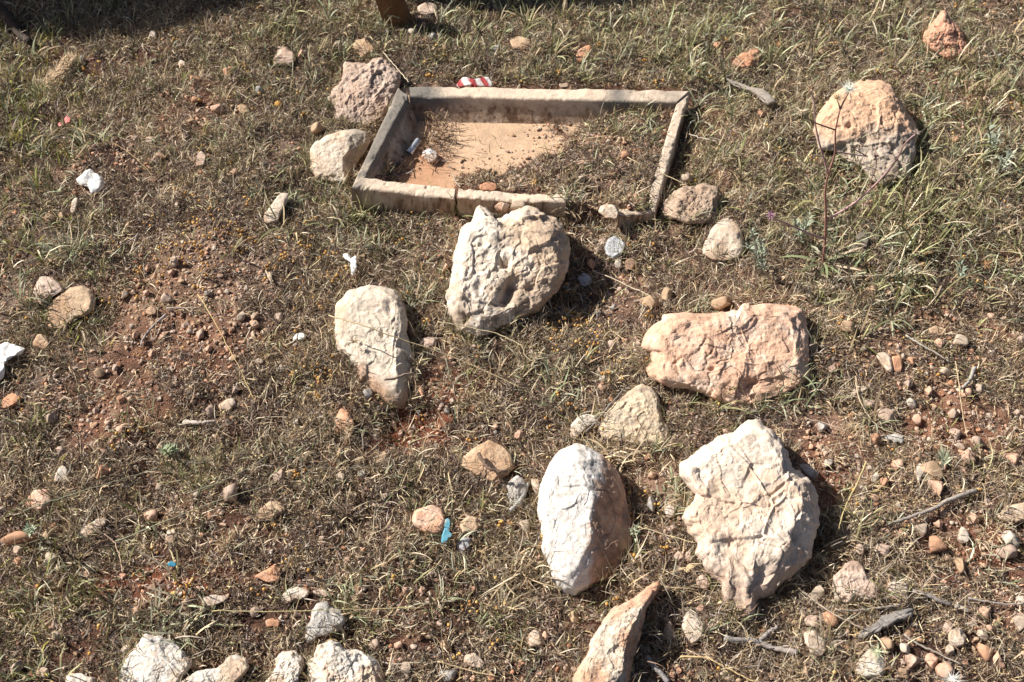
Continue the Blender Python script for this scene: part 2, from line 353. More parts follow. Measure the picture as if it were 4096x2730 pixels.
# ------------------------------------------------------------------ stones
CR = dict(white=[(.70, .63, .54), (.62, .50, .38), (.44, .38, .32)], cream=[(.64, .54, .43), (.55, .41, .29), (.38, .32, .27)],
          tan=[(.58, .42, .28), (.48, .31, .19), (.35, .30, .24)], pink=[(.66, .38, .25), (.72, .50, .37), (.45, .27, .18)],
          orange=[(.60, .30, .17), (.66, .40, .26), (.42, .22, .13)], grey=[(.50, .47, .43), (.36, .33, .30), (.60, .54, .46)],
          dark=[(.20, .17, .145), (.14, .12, .10), (.28, .22, .18)], rosy=[(.60, .46, .37), (.50, .35, .26), (.42, .35, .29)],
          conglo=[(.46, .34, .25), (.36, .255, .18), (.56, .45, .35)], blueg=[(.56, .58, .60), (.44, .46, .48), (.66, .66, .65)], brown=[(.30, .20, .14), (.22, .14, .09), (.40, .30, .21)])
LAND = []; BASES = []   # (px, py, words) landmarks for labels
def stone(name, poly, label, hue='tan', cat='rock', hf=0.34, tilt=14, sink=0.006, rough=1.0, pits=0.0, facets=None, nf=5, res=None, mat=None, colf=None, lift=0.0, dome=(3.0, 0.6), group=None, obst=True, jag=0.02, ctr=None, seed=None, z0=None, under=.55, warp=None, bumps=None):
    seed = seed if seed is not None else (sum(ord(c)*(i+1) for i, c in enumerate(label)) % 9973)
    rg = np.random.default_rng(seed); p = np.array(poly, float); q = np.roll(p, -1, 0)
    cr = p[:, 0]*q[:, 1]-q[:, 0]*p[:, 1]; A = cr.sum()/2
    c = np.array([((p[:, 0]+q[:, 0])*cr).sum(), ((p[:, 1]+q[:, 1])*cr).sum()])/(6*A) if ctr is None else np.array(ctr, float)
    pr = math.sqrt(abs(A))
    if res is None: res = 70 if pr > 300 else 44 if pr > 150 else 24 if pr > 60 else 12
    nt_ = int(res*2.6); th = np.arange(nt_)/nt_*2*np.pi; D = np.stack([np.cos(th), np.sin(th)], 1)
    R = np.zeros(nt_)
    for a, b in zip(p, q):
        e = b-a; w = a-c; den = D[:, 0]*e[1]-D[:, 1]*e[0]; den = np.where(abs(den) < 1e-9, 1e-9, den)
        t = (w[0]*e[1]-w[1]*e[0])/den; s = (w[0]*D[:, 1]-w[1]*D[:, 0])/den
        R = np.maximum(R, np.where((s >= -1e-6) & (s <= 1+1e-6) & (t > 0), t, 0))
    R = .2*np.roll(R, 1)+.6*R+.2*np.roll(R, -1)
    jn = fbm(np.stack([3*D[:, 0]+seed, 3*D[:, 1], 0*th], 1)*1.6, 3, seed % 50); R = R*(1+jag*jn*1.6+.55*jag*fbm(np.stack([3*D[:, 0]+seed, 3*D[:, 1], 0*th], 1)*6.5, 2, 7)+ (0.02 if res < 30 else 0.012))
    bot = p[np.argmax(p[:, 1])]; zb = (float(at(bot[0], min(bot[1], 2720))[2]) if z0 is None else z0)+lift-sink+(.008 if res < 40 and z0 is None else .003 if res < 60 else 0)
    P0 = G(bot[0], bot[1], zb); al = math.radians(tilt); n = np.array([0, -math.sin(al), math.cos(al)])
    def onplane(px, py):
        d = rays(px, py); t = ((P0-CAM)@n)/(d@n); return CAM+d*t[..., None]
    Pc = onplane(c[0], c[1]); w = CAM-Pc; dist = np.linalg.norm(w); w /= dist; size = pr/PXF*dist
    rho = np.linspace(0, 1, res+1)**0.9; rho = rho[1:]
    px = c[0]+rho[:, None]*R*D[:, 0]; py = c[1]+rho[:, None]*R*D[:, 1]
    base = onplane(px, py); dm = np.clip(1-rho**dome[0], 0, 1)**dome[1]; f = np.repeat(dm[:, None], nt_, 1)
    if facets is None:
        facets = [(rg.uniform(0, 360), rg.uniform(.6, .8), rg.uniform(.08, .32)) for _ in range(2)]
        a0_ = rg.uniform(0, 90)
        for q_ in range(4):
            s_ = rg.uniform(.9, 1.8); facets.append((a0_+90*q_+rg.uniform(-25, 25), .65+rg.uniform(.5, .85)*s_, s_))
    for t0, cc, ss in facets:
        if ss is None: continue
        pl = cc-ss*rho[:, None]*np.cos(th-math.radians(t0))[None]
        f = np.minimum(f, pl)+0.0
    f = np.maximum(f, .06*dm[:, None]); Hh = hf*size
    top = base+w*(f*Hh)[..., None]
    fc = min([cc for _, cc, _ in facets]+[1.0]); centre = (Pc+w*Hh*fc)[None]
    nb = max(4, res//5); rb = np.linspace(1, 0, nb+1)[1:-1]
    low = onplane(c[0]+rb[:, None]*R*D[:, 0], c[1]+rb[:, None]*R*D[:, 1])-w*(under*size*np.sqrt(1-rb**2))[:, None, None]
    bc = (Pc-w*under*size)[None]
    v = np.concatenate([centre, top.reshape(-1, 3), low.reshape(-1, 3), bc]); rows = res+len(rb)
    k = np.arange(nt_); k1 = (k+1) % nt_; Q = []
    for r in range(rows-1): Q.append(np.stack([1+r*nt_+k, 1+(r+1)*nt_+k, 1+(r+1)*nt_+k1, 1+r*nt_+k1], 1))
    e = 1+(rows-1)*nt_; tri = np.concatenate([np.stack([0*k, 1+k, 1+k1], 1), np.stack([0*k+len(v)-1, e+k1, e+k], 1)])
    F = [np.concatenate(Q)[:, ::-1], tri[:, ::-1]]
    loc = np.array([Pc[0], Pc[1], zb]); vl = v-loc
    o = mesh_obj(name, vl, F, mat or (M_rough if rough > 1.3 else M_smooth if rough < .5 else M_rock))
    me = o.data; no = np.zeros(len(v)*3, np.float32); me.vertices.foreach_get('normal', no); no = no.reshape(-1, 3)
    s = v/size+seed*.37
    d = (.017 if res > 40 else .03)*rough*fbm(s*2.2, 5, seed % 97, .55)+.010*rough*(1-2*abs(fbm(s*5.5, 3, seed % 89)))
    # planar chips: quantised facets
    if res >= 24:
        for sc, am, tm in ((1.3, .006, .060), (3.2, .007, .044), (8.0, .003, .020), (19., .002, .012)):
            sw = s*sc+.25*np.stack([fbm(s*sc*1.3+k*7, 2, 3+k) for k in range(3)], 1)
            c1, c2, ci, tl = worley(sw*np.array([1, 1, 1.25]), (seed+int(sc*3)) % 61, True); e_ = sst(0, .035, c2-c1); d += (.46 if res > 85 else .5)*rough**1.2*(am*(ci-.5)*e_+tm*tl*e_)
    if res >= 40:
        d += .0065*rough*fbm(s*13, 3, seed % 31)+.0035*rough*fbm(s*27, 2, seed % 37)
        ck = np.abs(fbm(s*1.9+.35*np.stack([fbm(s*5, 2, 6)]*3, 1), 3, seed % 29)); cm = sst(-.05, .25, fbm(s*1.3, 2, seed % 23)); crk = sst(.022, .0, ck)*cm; d -= .010*crk
    else: crk = np.zeros(len(v))
    pm = np.zeros(len(v))
    if pits:
        for sc, am in ((4.2, .055), (8.5, .030), (16., .016)):
            sw = s*sc+.55*np.stack([fbm(s*sc*.9, 2, 3), fbm(s*sc*.9+9, 2, 4), fbm(s*sc*.9+19, 2, 5)], 1); c1, c2, ci = worley(sw*np.array([1, .8, 1]), (seed+int(sc)) % 71); pt = sst(.46, .04, c1)*sst(.5, .95, ci)*1.25; d -= am*pits*pt; pm = np.maximum(pm, pt*min(1, am*22))
    d *= size
    un = np.concatenate([[0], np.repeat(rho, nt_), np.repeat(2-rb, nt_), [2]]); tt = np.concatenate([[0], np.tile(th, rows), [0]])
    d = d*(1-.45*sst(.85, 1.0, un)*(un <= 1.01))
    U = np.where(un <= 1, un*np.cos(tt), un*np.cos(tt)); Vv = un*np.sin(tt)
    if bumps:
        for bx, by, br, bh in bumps: d += bh*size*np.exp(-((U-bx)**2+(Vv-by)**2)/br**2)*(un < 1.02)
    v2 = vl+no*d[:, None]; me.vertices.foreach_set('co', v2.astype(np.float32).ravel()); me.update()
    C = [np.array(x) for x in CR[hue]]; a = fbm(s*1.5, 4, seed % 41); b = fbm(s*6.0, 4, seed % 43); g = fbm(s*16, 2, seed % 47)
    t = sst(-.1, .35, a+.35*b)[:, None]; col = C[0]*(1-t)+C[1]*t
    t = (sst(.22, .5, b+.3*g-.2*a)*.6)[:, None]; col = col*(1-t)+C[2]*t
    col = col*(1+.10*g)[:, None]
    if pits: t = (.45*pm*sst(-.3, .3, b))[:, None]; col = col*(1-t)+C[2]*.75*t
    g2 = fbm(s*30, 2, seed % 53) if res >= 40 else g
    if colf is not None: col = colf(col, U, Vv, a, b, g, un)
    t = (sst(.05, .55, g+.6*g2+.4*b)*.42)[:, None]; col = col*(1-t)+C[1]*.82*t; t = (sst(.25, .7, -g+.6*g2)*.35)[:, None]; col = col*(1-t)+C[2]*.8*t; col = col*(1-.45*crk*(fbm(s*4, 2, 3) > -.2))[:, None]
    zrel = v2[:, 2]; soilt = (sst(.012+.006*b, .0, zrel)*.6)[:, None]; col = col*(1-soilt)+np.array([.30, .15, .09])*soilt
    set_col(me, col); o.location = loc; tag(o, label, cat, group)
    if obst:
        OBST.append([tuple(c+(x-c)*.90) for x in p])
        if pr > 70: BASES.append((p, pr))
    LAND.append((c[0], c[1], pr, name, o)); return o
def mixc(col, m, c): m = np.clip(m, 0, 1)[:, None]; return col*(1-m)+np.array(c)*m

K = .3826
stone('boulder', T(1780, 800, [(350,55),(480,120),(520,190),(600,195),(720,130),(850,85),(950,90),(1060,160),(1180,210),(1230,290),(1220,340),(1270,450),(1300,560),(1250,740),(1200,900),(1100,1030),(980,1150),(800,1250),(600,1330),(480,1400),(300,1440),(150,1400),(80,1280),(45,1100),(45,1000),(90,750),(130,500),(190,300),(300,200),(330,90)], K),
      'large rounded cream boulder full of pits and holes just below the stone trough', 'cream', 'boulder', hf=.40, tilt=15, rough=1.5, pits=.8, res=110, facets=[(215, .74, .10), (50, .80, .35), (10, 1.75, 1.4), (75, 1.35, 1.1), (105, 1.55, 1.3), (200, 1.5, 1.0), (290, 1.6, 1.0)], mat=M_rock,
      bumps=[(-.02, -.12, .07, -.14), (.12, .30, .14, -.12), (.05, .48, .12, -.09), (-.25, -.35, .3, .03), (.45, .35, .12, -.06), (-.55, .62, .06, -.06)],
      colf=lambda col, U, Vv, a, b, g, un: mixc(mixc(col, .8*sst(.35, -.2, a+.5*b), (.67, .585, .49)), .7*sst(-.1, .6, Vv+.3*a)*sst(-.1, .35, b+a+.4*g), (.33, .26, .20)))  # brownish patches low down put the shaded underside into the colour
stone('boulder', T(1280, 1100, [(500,115),(680,120),(760,150),(830,240),(880,350),(900,480),(900,600),(950,760),(980,850),(970,1000),(950,1150),(930,1350),(870,1400),(780,1390),(700,1370),(650,1300),(540,1220),(470,1150),(400,1120),(390,1020),(310,930),(270,850),(180,790),(155,600),(160,400),(180,310),(240,230),(300,160),(400,150)], K),
      'smooth pale boulder tapering to a shaded point, left of the pitted boulder', 'cream', 'boulder', hf=.36, tilt=13, rough=.8, pits=.3, res=90, facets=[(200, .72, .10), (30, 1.45, 1.3), (0, 1.75, 1.3), (-50, 1.0, .45), (95, 1.3, .7)], mat=M_rock,
      bumps=[(.12, -.18, .06, -.05), (-.35, .05, .05, -.03), (.25, -.62, .10, -.05), (.55, .25, .12, .05)],
      colf=lambda col, U, Vv, a, b, g, un: mixc(mixc(col, .75*sst(.4, -.3, a+.4*b), (.65, .56, .45)), .8*sst(.5, .85, Vv+.2*b), (.40, .22, .13)))  # brown towards the lower point: its shade painted into the colour
stone('boulder', T(2540, 1180, [(350,250),(650,205),(850,230),(1080,180),(1220,190),(1240,110),(1310,90),(1360,120),(1600,105),(1850,120),(1990,160),(2030,300),(2030,400),(2045,600),(2050,800),(2060,950),(1950,1080),(1700,1180),(1400,1280),(1200,1330),(1000,1250),(800,1150),(600,1100),(400,1080),(180,980),(130,860),(190,800),(180,640),(80,640),(120,500),(200,400),(270,330),(340,310)], .34),
      'wide flat salmon pink boulder with a small white knob on its top edge', 'pink', 'boulder', hf=.26, tilt=13, rough=1.1, pits=.35, res=100, facets=[(70, .66, .10), (75, 1.0, .80), (55, 1.25, 1.1), (110, .98, .62), (180, 1.5, 1.0), (0, 1.6, 1.0)], mat=M_rough,
      bumps=[(.62, .35, .2, -.05), (.35, .55, .12, -.06), (-.35, .28, .05, -.04), (-.55, -.35, .12, -.02)],
      colf=lambda col, U, Vv, a, b, g, un: mixc(mixc(mixc(col, .9*np.ones_like(a), (.66, .42, .29)), .75*sst(.0, .45, b+.5*a+.3*g), (.72, .56, .44)), .95*np.exp(-((U-.02)**2+(Vv+.85)**2)/.03), (.80, .72, .62))*(1+.1*g)[:, None])
stone('boulder', [(2824,1780),(2727,1859),(2727,1901),(2781,1980),(2745,2071),(2763,2131),(2793,2168),(2787,2216),(2830,2295),(2860,2319),(2890,2349),(2884,2410),(2945,2458),(2981,2501),(3018,2495),(3006,2440),(3012,2412),(3063,2380),(3129,2337),(3190,2283),(3238,2222),(3256,2143),(3275,2053),(3256,1962),(3238,1925),(3202,1889),(3166,1865),(3141,1809),(3117,1760),(3081,1712),(3032,1681),(2990,1681),(2933,1736),(2866,1754)],
      'largest boulder, angular pinkish white block at the lower right, broken lower edge', 'white', 'boulder', hf=.34, tilt=13, rough=1.15, pits=.15, res=115, facets=[(215, .68, .08), (40, 1.62, 1.35), (20, 1.9, 1.5), (80, 1.2, .75), (-10, 1.9, 1.4), (250, .82, .25), (180, 1.5, 1.0)], mat=M_rock, ctr=(3010, 2010), jag=.03,
      bumps=[(.1, .72, .12, -.06), (-.1, .85, .1, -.05), (.55, .45, .08, -.05), (.35, .55, .07, .03)],
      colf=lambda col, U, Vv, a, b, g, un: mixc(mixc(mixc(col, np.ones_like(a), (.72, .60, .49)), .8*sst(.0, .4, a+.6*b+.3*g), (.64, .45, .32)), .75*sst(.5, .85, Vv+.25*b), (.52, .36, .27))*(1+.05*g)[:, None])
stone('boulder', T(2000, 1780, [(500,-8),(400,40),(330,130),(290,220),(260,330),(245,430),(275,520),(290,600),(275,680),(310,760),(350,900),(420,970),(490,992),(590,940),(700,880),(780,830),(850,730),(870,640),(850,480),(830,350),(790,220),(740,130),(650,50),(560,5)]),
      'oval boulder, bluish white on the left half and rusty orange on the right half', 'white', 'boulder', hf=.44, tilt=13, rough=.75, pits=.1, res=105, facets=[(185, .76, .12), (4, .90, 1.05), (-25, 1.05, 1.05), (40, 1.1, 1.1), (95, 1.5, .9)], mat=M_rock, under=.5,
      colf=lambda col, U, Vv, a, b, g, un: mixc(mixc(mixc(col, np.ones_like(a), (.70, .66, .61)), .5*sst(.1, .5, a+.5*b), (.74, .64, .54)), sst(.08, .20, U+.16*a+.16*b+.08*g+.05*Vv), (.53, .33, .22))*(1+.05*g)[:, None]*np.where(U > .1, 1+.55*b+.3*g, 1)[:, None])
stone('boulder', T(2000, 1780, [(1060,890),(1050,960),(990,1030),(960,1090),(950,1170),(920,1250),(900,1330),(870,1450),(845,1568),(840,1680),(480,1680),(490,1530),(540,1450),(590,1370),(600,1290),(650,1220),(720,1110),(780,1060),(890,1010),(930,970),(1000,920)]),
      'long narrow jagged rock, orange and white, cut by the bottom edge between two white boulders', 'cream', 'boulder', hf=.55, tilt=12, rough=1.5, pits=.3, res=90, facets=[(200, .72, .2), (15, 1.25, 1.3), (-20, 1.2, 1.2), (60, .95, .5)], ctr=(2480, 2560), mat=M_rough,
      colf=lambda col, U, Vv, a, b, g, un: mixc(mixc(col, .8*sst(-.2, .35, a+.5*b+.7*U), (.60, .34, .21)), .6*sst(-.45, -.9, Vv), (.60, .30, .18)))
stone('boulder', T(2996, 0, [(640,570),(740,545),(850,540),(930,580),(980,650),(1020,730),(1080,820),(1110,880),(1090,1000),(1070,1100),(1060,1170),(940,1200),(900,1240),(820,1210),(730,1110),(620,1050),(560,1000),(460,980),(430,860),(440,780),(500,700),(560,630)]),
      'big boulder at the upper right, golden orange on top and grey lichen below', 'tan', 'boulder', hf=.38, tilt=14, rough=1.3, pits=.35, res=95, facets=[(90, .74, .34), (140, .95, .75), (40, 1.15, .95), (180, 1.4, 1.0), (270, .82, .15)], mat=M_rock, bumps=[(-.35, -.1, .05, -.05), (.3, -.2, .05, -.04), (.5, .3, .12, -.05), (-.1, .2, .1, -.04)],
      colf=lambda col, U, Vv, a, b, g, un: mixc(mixc(col, .95*np.ones_like(a), (.68, .43, .28)), .85*sst(-.1, .35, Vv*.8+.5*a+.4*b-.35*U*0), (.46, .40, .33))*(1+.12*g)[:, None])
stone('rock', T(2996, 0, [(1290,75),(1330,130),(1390,190),(1420,250),(1450,330),(1430,410),(1390,420),(1300,390),(1220,340),(1150,280),(1150,230),(1210,150),(1250,110)]),
      'lumpy salmon coloured rock alone near the upper right corner', 'pink', hf=.42, tilt=18, rough=2.0, pits=.5, res=60, facets=[(100, .8, .4), (30, .85, .7)], mat=M_rough, colf=lambda col, U, Vv, a, b, g, un: mixc(mixc(col, .85+0*a, (.60, .31, .20)), .9*np.exp(-((U-.6)**2+(Vv-.75)**2)/.04), (.60, .55, .50))*(1+.12*g)[:, None])
stone('rock', T(1000, 0, [(620,410),(700,420),(790,425),(800,390),(870,380),(930,420),(990,480),(990,540),(960,620),(930,700),(870,790),(790,840),(700,830),(600,830),(550,800),(545,700),(540,610),(590,550),(610,470)]),
      'rough pinkish brown rock with embedded grit against the left back corner of the trough', 'rosy', hf=.30, tilt=14, rough=1.6, pits=.7, res=80, mat=M_rough, facets=[(85, .8, .4), (180, .85, .4), (40, .85, .5)],
      colf=lambda col, U, Vv, a, b, g, un: mixc(col*.92, .5*sst(.1, .5, g+b), (.34, .28, .24)))
stone('rock', T(1000, 0, [(700,855),(770,880),(790,930),(760,1000),(700,1080),(650,1180),(640,1220),(520,1210),(440,1180),(400,1120),(385,1000),(430,940),(530,890),(620,860)]),
      'rounded cream rock with black specks leaning on the left wall of the trough', 'cream', hf=.42, tilt=15, rough=.9, pits=.6, res=70, facets=[(200, .74, .1), (10, 1.05, 1.1), (100, 1.1, .7)],
      colf=lambda col, U, Vv, a, b, g, un: mixc(col, .8*sst(.15, .5, U+.3*b), (.30, .26, .21)))
stone('rock', T(2000, 900, [(930,1050),(1000,1080),(1050,1150),(1060,1240),(1110,1330),(1130,1420),(1060,1470),(900,1470),(780,1430),(680,1410),(650,1340),(700,1240),(760,1180),(830,1110)]),
      'low yellowish rock with grey lichen below the wide pink boulder', 'tan', hf=.22, tilt=8, rough=1.2, pits=.5, res=60, mat=M_rough, colf=lambda col, U, Vv, a, b, g, un: mixc(mixc(col, .8+0*a, (.60, .50, .36)), .65*sst(0, .4, b+.3*g), (.33, .29, .24)))
R9 = [
 ('rock', 2000, 900, [(560,1250),(640,1260),(655,1285),(600,1310),(550,1360),(500,1420),(460,1400),(470,1320),(510,1270)], 'small crescent shaped white stone left of the yellowish lichened rock', 'white', .35, .6),
 ('rock', 1000, 1780, [(1580,-30),(1650,0),(1720,60),(1750,150),(1700,200),(1610,250),(1550,230),(1480,190),(1400,140),(1410,80),(1480,20)], 'flat beige rock partly overgrown by a brown twig, up left of the oval boulder', 'tan', .22, 1.0),
 ('rock', 1000, 1780, [(1100,430),(1200,400),(1260,420),(1290,500),(1270,590),(1200,600),(1130,570),(1070,520),(1075,470)], 'fist sized pink rock with a white patch, left of the blue fragment', 'pink', .42, 1.0),
 ('rock', 1000, 1780, [(1440,465),(1500,480),(1535,540),(1480,580),(1400,590),(1385,520)], 'smooth tan stone right of the blue fragment', 'tan', .4, .8),
 ('rock', 1000, 1780, [(1400,610),(1460,615),(1455,670),(1400,720),(1365,690),(1370,640)], 'small grey white stone just below and right of the blue fragment', 'blueg', .4, .7),
 ('rock', 1000, 1780, [(1760,205),(1810,230),(1835,300),(1810,400),(1730,440),(1710,350),(1700,260)], 'knobbly grey stone with holes left of the oval boulder', 'grey', .4, 2.2),
 ('rock', 0, 900, [(540,405),(600,430),(635,480),(620,560),(560,610),(500,620),(400,700),(310,700),(280,620),(275,560),(340,500),(400,450),(470,415)], 'rounded tan rock with dark lichen dots at the left, lower of a touching pair', 'tan', .40, .7),
 ('rock', 0, 900, [(270,340),(330,345),(400,390),(420,430),(340,480),(290,530),(230,520),(215,460),(240,390)], 'pinkish rock at the left, upper of a touching pair', 'rosy', .36, .8),
 ('rock', 1000, 0, [(190,305),(240,310),(290,350),(300,400),(250,440),(160,445),(150,400),(170,340)], 'small blocky pink rock up left of the trough, bright on top', 'rosy', .55, .8),
 ('rock', 1000, 0, [(700,265),(760,258),(820,310),(830,350),(740,380),(690,340),(680,300)], 'half buried beige rock in the grass above the gritty pinkish brown rock', 'tan', .2, 1.0),
 ('rock', 1000, 900, [(600,1210),(650,1240),(690,1310),(670,1390),(590,1390),(550,1350),(560,1280)], 'small orange brown rock below the tapering pale boulder', 'orange', .42, 1.3),
 ('rock', 2000, 0, [(1600,350),(1690,345),(1710,390),(1660,440),(1590,450),(1520,440),(1550,390)], 'half hidden orange rock in the grass above the right end of the trough', 'orange', .32, 1.0),
 ('rock', 2000, 0, [(520,330),(590,295),(612,320),(590,360),(570,400),(540,420),(500,412),(495,380)], 'broken orange stone in the grass behind the middle of the trough', 'orange', .38, 1.2),
 ('rock', 2000, 0, [(60,270),(120,240),(200,260),(205,300),(170,330),(90,325)], 'flat pale rock half sunk in grass above the red and white wrapper', 'tan', .2, .8),
 ('rock', 2000, 0, [(1210,1230),(1300,1225),(1350,1210),(1440,1240),(1455,1300),(1440,1400),(1400,1470),(1240,1480),(1150,1450),(1080,1410),(1075,1350),(1140,1280)], 'crumbly grey brown conglomerate lump beside the sunken right corner of the trough', 'conglo', .42, 2.2),
 ('rock', 2000, 900, [(1400,30),(1440,-20),(1500,-42),(1560,-20),(1600,60),(1612,160),(1580,220),(1500,240),(1400,235),(1335,190),(1345,130)], 'creamy rock behind dry stems, below the crumbly conglomerate lump', 'cream', .38, 1.0),
 ('rock', 2000, 900, [(760,70),(800,95),(838,130),(830,155),(790,210),(750,230),(700,200),(690,150),(710,100)], 'clean pale grey stone in the hollow right of the pitted boulder', 'blueg', .45, .7),
 ('rock', 2000, 900, [(550,315),(600,340),(612,380),(570,412),(530,400),(510,350)], 'small white stone lying in the shadow of the pitted boulder', 'blueg', .45, 1.0),
 ('rock', 2000, 900, [(850,220),(900,215),(905,260),(885,300),(830,290),(825,240)], 'dull brown stone under the clean pale grey stone', 'brown', .45, .8),
 ('rock', 2000, 0, [(700,1350),(760,1355),(785,1400),(775,1450),(700,1445),(650,1400),(665,1362)], 'cream stone on the soil where the front wall of the trough disappears', 'cream', .4, .9),
 ('rock', 2996, 1780, [(670,770),(720,780),(790,870),(860,930),(870,1010),(780,1030),(660,1050),(570,1030),(550,950),(560,870),(600,830)], 'grainy pink tan rock with a pointed top right of the largest boulder', 'rosy', .32, 1.6),
 ('rock', 2996, 1780, [(920,910),(980,885),(1030,910),(1060,950),(1050,1030),(990,1045),(940,1010),(910,950)], 'cream stone with cracks right of the grainy pink tan rock', 'cream', .35, 1.0),
 ('rock', 2000, 1780, [(1250,1090),(1310,1130),(1360,1190),(1340,1270),(1270,1325),(1230,1280),(1200,1200),(1210,1140)], 'diamond shaped cream white stone right of the long jagged rock', 'white', .4, .6),
 ('rock', 2996, 1780, [(360,1240),(430,1220),(500,1290),(518,1350),(480,1405),(410,1380),(370,1310)], 'smooth egg shaped beige stone below the largest boulder, near the bottom', 'cream', .45, .6),
 ('rock', 2996, 1780, [(800,1345),(860,1370),(900,1440),(905,1510),(850,1550),(740,1540),(690,1480),(740,1400)], 'white capped stone at the bottom edge beside a pale thistle bud', 'white', .42, .8),
 ('rock', 2996, 1780, [(1330,1220),(1400,1208),(1438,1270),(1420,1325),(1370,1345),(1318,1310),(1318,1250)], 'round whitish stone near the lower right corner', 'cream', .45, .8),
 ('boulder', 0, 1780, [(960,1245),(1010,1270),(1060,1260),(1180,1330),(1240,1400),(1270,1440),(1240,1500),(1200,1540),(1180,1700),(770,1700),(785,1520),(830,1420),(900,1340)], 'bluish white boulder cut by the bottom edge, leftmost of the bottom row', 'white', .36, .8),
 ('boulder', 0, 1780, [(1560,1385),(1630,1410),(1650,1470),(1600,1530),(1560,1568),(1500,1690),(1120,1700),(1150,1580),(1300,1500),(1430,1480),(1480,1440),(1500,1400)], 'pale low boulder with a brown right end, second in the row at the bottom edge', 'cream', .30, 1.0),
 ('boulder', 1000, 1780, [(220,1370),(290,1355),(350,1400),(362,1460),(330,1530),(290,1700),(30,1700),(110,1570),(170,1480),(180,1420)], 'holey white and orange rock, third in the row at the bottom edge', 'white', .4, 2.0),
 ('boulder', 1000, 1780, [(450,1330),(530,1305),(590,1320),(630,1350),(700,1360),(780,1400),(840,1430),(862,1480),(885,1560),(885,1700),(420,1700),(400,1560),(380,1430),(430,1410)], 'craggy white boulder stained orange, rightmost in the row at the bottom edge', 'white', .42, 1.5),
 ('rock', 1000, 1780, [(440,1050),(510,1040),(530,1080),(600,1090),(640,1150),(600,1220),(500,1260),(430,1270),(400,1320),(370,1320),(365,1220),(400,1160),(410,1090)], 'rough grey rock half covered by grass above the craggy white boulder', 'grey', .30, 1.6),
 ('rock', 0, 1780, [(440,1520),(530,1512),(620,1540),(650,1690),(425,1690)], 'flat white rock just entering at the bottom edge near the left corner', 'white', .3, .8),
 ('rock', 0, 1780, [(230,300),(310,295),(340,350),(330,400),(260,460),(190,430),(160,390),(190,340)], 'salmon rock near the left edge in the lower part of the picture', 'pink', .32, 1.0),
 ('rock', 0, 1780, [(400,135),(430,140),(470,190),(460,240),(400,245),(350,248),(370,190)], 'small pointed white stone with two dark holes above the salmon rock', 'white', .5, 1.0),
 ('rock', 0, 1780, [(560,540),(640,490),(700,480),(705,520),(640,560),(590,605),(525,608),(530,570)], 'elongated cream stone half in grass right of the salmon rock', 'cream', .35, 1.0),
 ('rock', 0, 1780, [(1110,560),(1160,555),(1175,600),(1145,652),(1090,655),(1092,600)], 'cream stone with a dark ring mark in the lower left grass', 'cream', .4, .9),
 ('rock', 1000, 1780, [(50,440),(130,370),(210,380),(240,430),(200,470),(130,490),(40,500)], 'tan hump shaped rock with grass in front, left of centre in the lower half', 'tan', .35, .8),
 ('rock', 1000, 1780, [(20,870),(100,830),(170,785),(200,830),(205,890),(150,915),(100,905)], 'angular orange stone above the cream flakes at the lower left', 'orange', .4, 1.0),
 ('rock', 1000, 1780, [(200,1010),(240,960),(320,935),(400,965),(370,1010),(300,1030),(240,1052)], 'white and orange flake, left of two lying side by side', 'white', .3, 1.0),
 ('rock', 1000, 1780, [(410,960),(480,955),(545,980),(520,1002),(430,995)], 'narrow white flake, right of two lying side by side', 'white', .3, .8),
 ('rock', 1000, 1780, [(100,1160),(150,1145),(205,1160),(190,1205),(110,1205)], 'pale orange stone left of the rough grey rock', 'orange', .35, .8),
 ('rock', 1000, 1780, [(1420,1390),(1480,1375),(1520,1400),(1555,1445),(1530,1480),(1470,1470),(1410,1440)], 'cream stone lying alone near the bottom edge in the middle', 'cream', .4, 1.2),
 ('rock', 0, 1780, [(1340,1010),(1400,990),(1515,1000),(1500,1030),(1400,1070),(1330,1060)], 'long flat white stone above the bluish white boulder', 'white', .28, .7),
 ('rock', 0, 900, [(1440,1190),(1500,1150),(1550,1145),(1562,1190),(1520,1232),(1450,1222)], 'wedge shaped cream stone in the bare gravel left of centre', 'cream', .45, .8),
 ('rock', 0, 900, [(965,560),(1000,530),(1035,555),(1030,590),(990,600),(962,585)], 'round tan stone in the gravel right of the touching pair', 'tan', .4, .7),
 ('rock', 0, 900, [(20,1150),(80,1110),(135,1130),(130,1180),(60,1212),(5,1215)], 'reddish rock at the left edge below the white crumpled bag', 'orange', .4, 1.2),
 ('rock', 0, 0, [(1300,1030),(1325,995),(1375,1040),(1365,1095),(1290,1105)], 'pinkish stone standing in the gravel at the upper left', 'rosy', .4, .8),
 ('rock', 0, 0, [(1562,700),(1600,688),(1642,705),(1640,745),(1590,755)], 'flat beige stone among gravel at the upper left', 'tan', .35, .7),
 ('rock', 1000, 0, [(200,1280),(260,1278),(245,1340),(205,1400),(185,1470),(100,1485),(92,1420),(150,1340)], 'long beige stone in grass left of the pale tapering boulder', 'cream', .3, 1.0),
 ('rock', 0, 0, [(475,1330),(505,1300),(520,1320),(505,1380),(485,1420),(462,1400)], 'finger shaped beige stone just below the white crumpled paper', 'cream', .5, .7),
 ('rock', 2996, 1780, [(1700,400),(1830,380),(1880,440),(1860,500),(1720,525),(1630,485)], 'flat cream rock crossing the right edge of the picture', 'cream', .3, .9),
 ('rock', 2996, 1780, [(320,120),(390,130),(450,170),(462,210),(420,232),(350,175)], 'grey stone tucked against the upper right of the largest boulder', 'grey', .4, .7),
 ('rock', 2000, 1780, [(1290,880),(1340,850),(1385,890),(1390,940),(1350,965),(1300,930)], 'pinkish stone tucked against the lower left of the largest boulder', 'rosy', .45, .8),
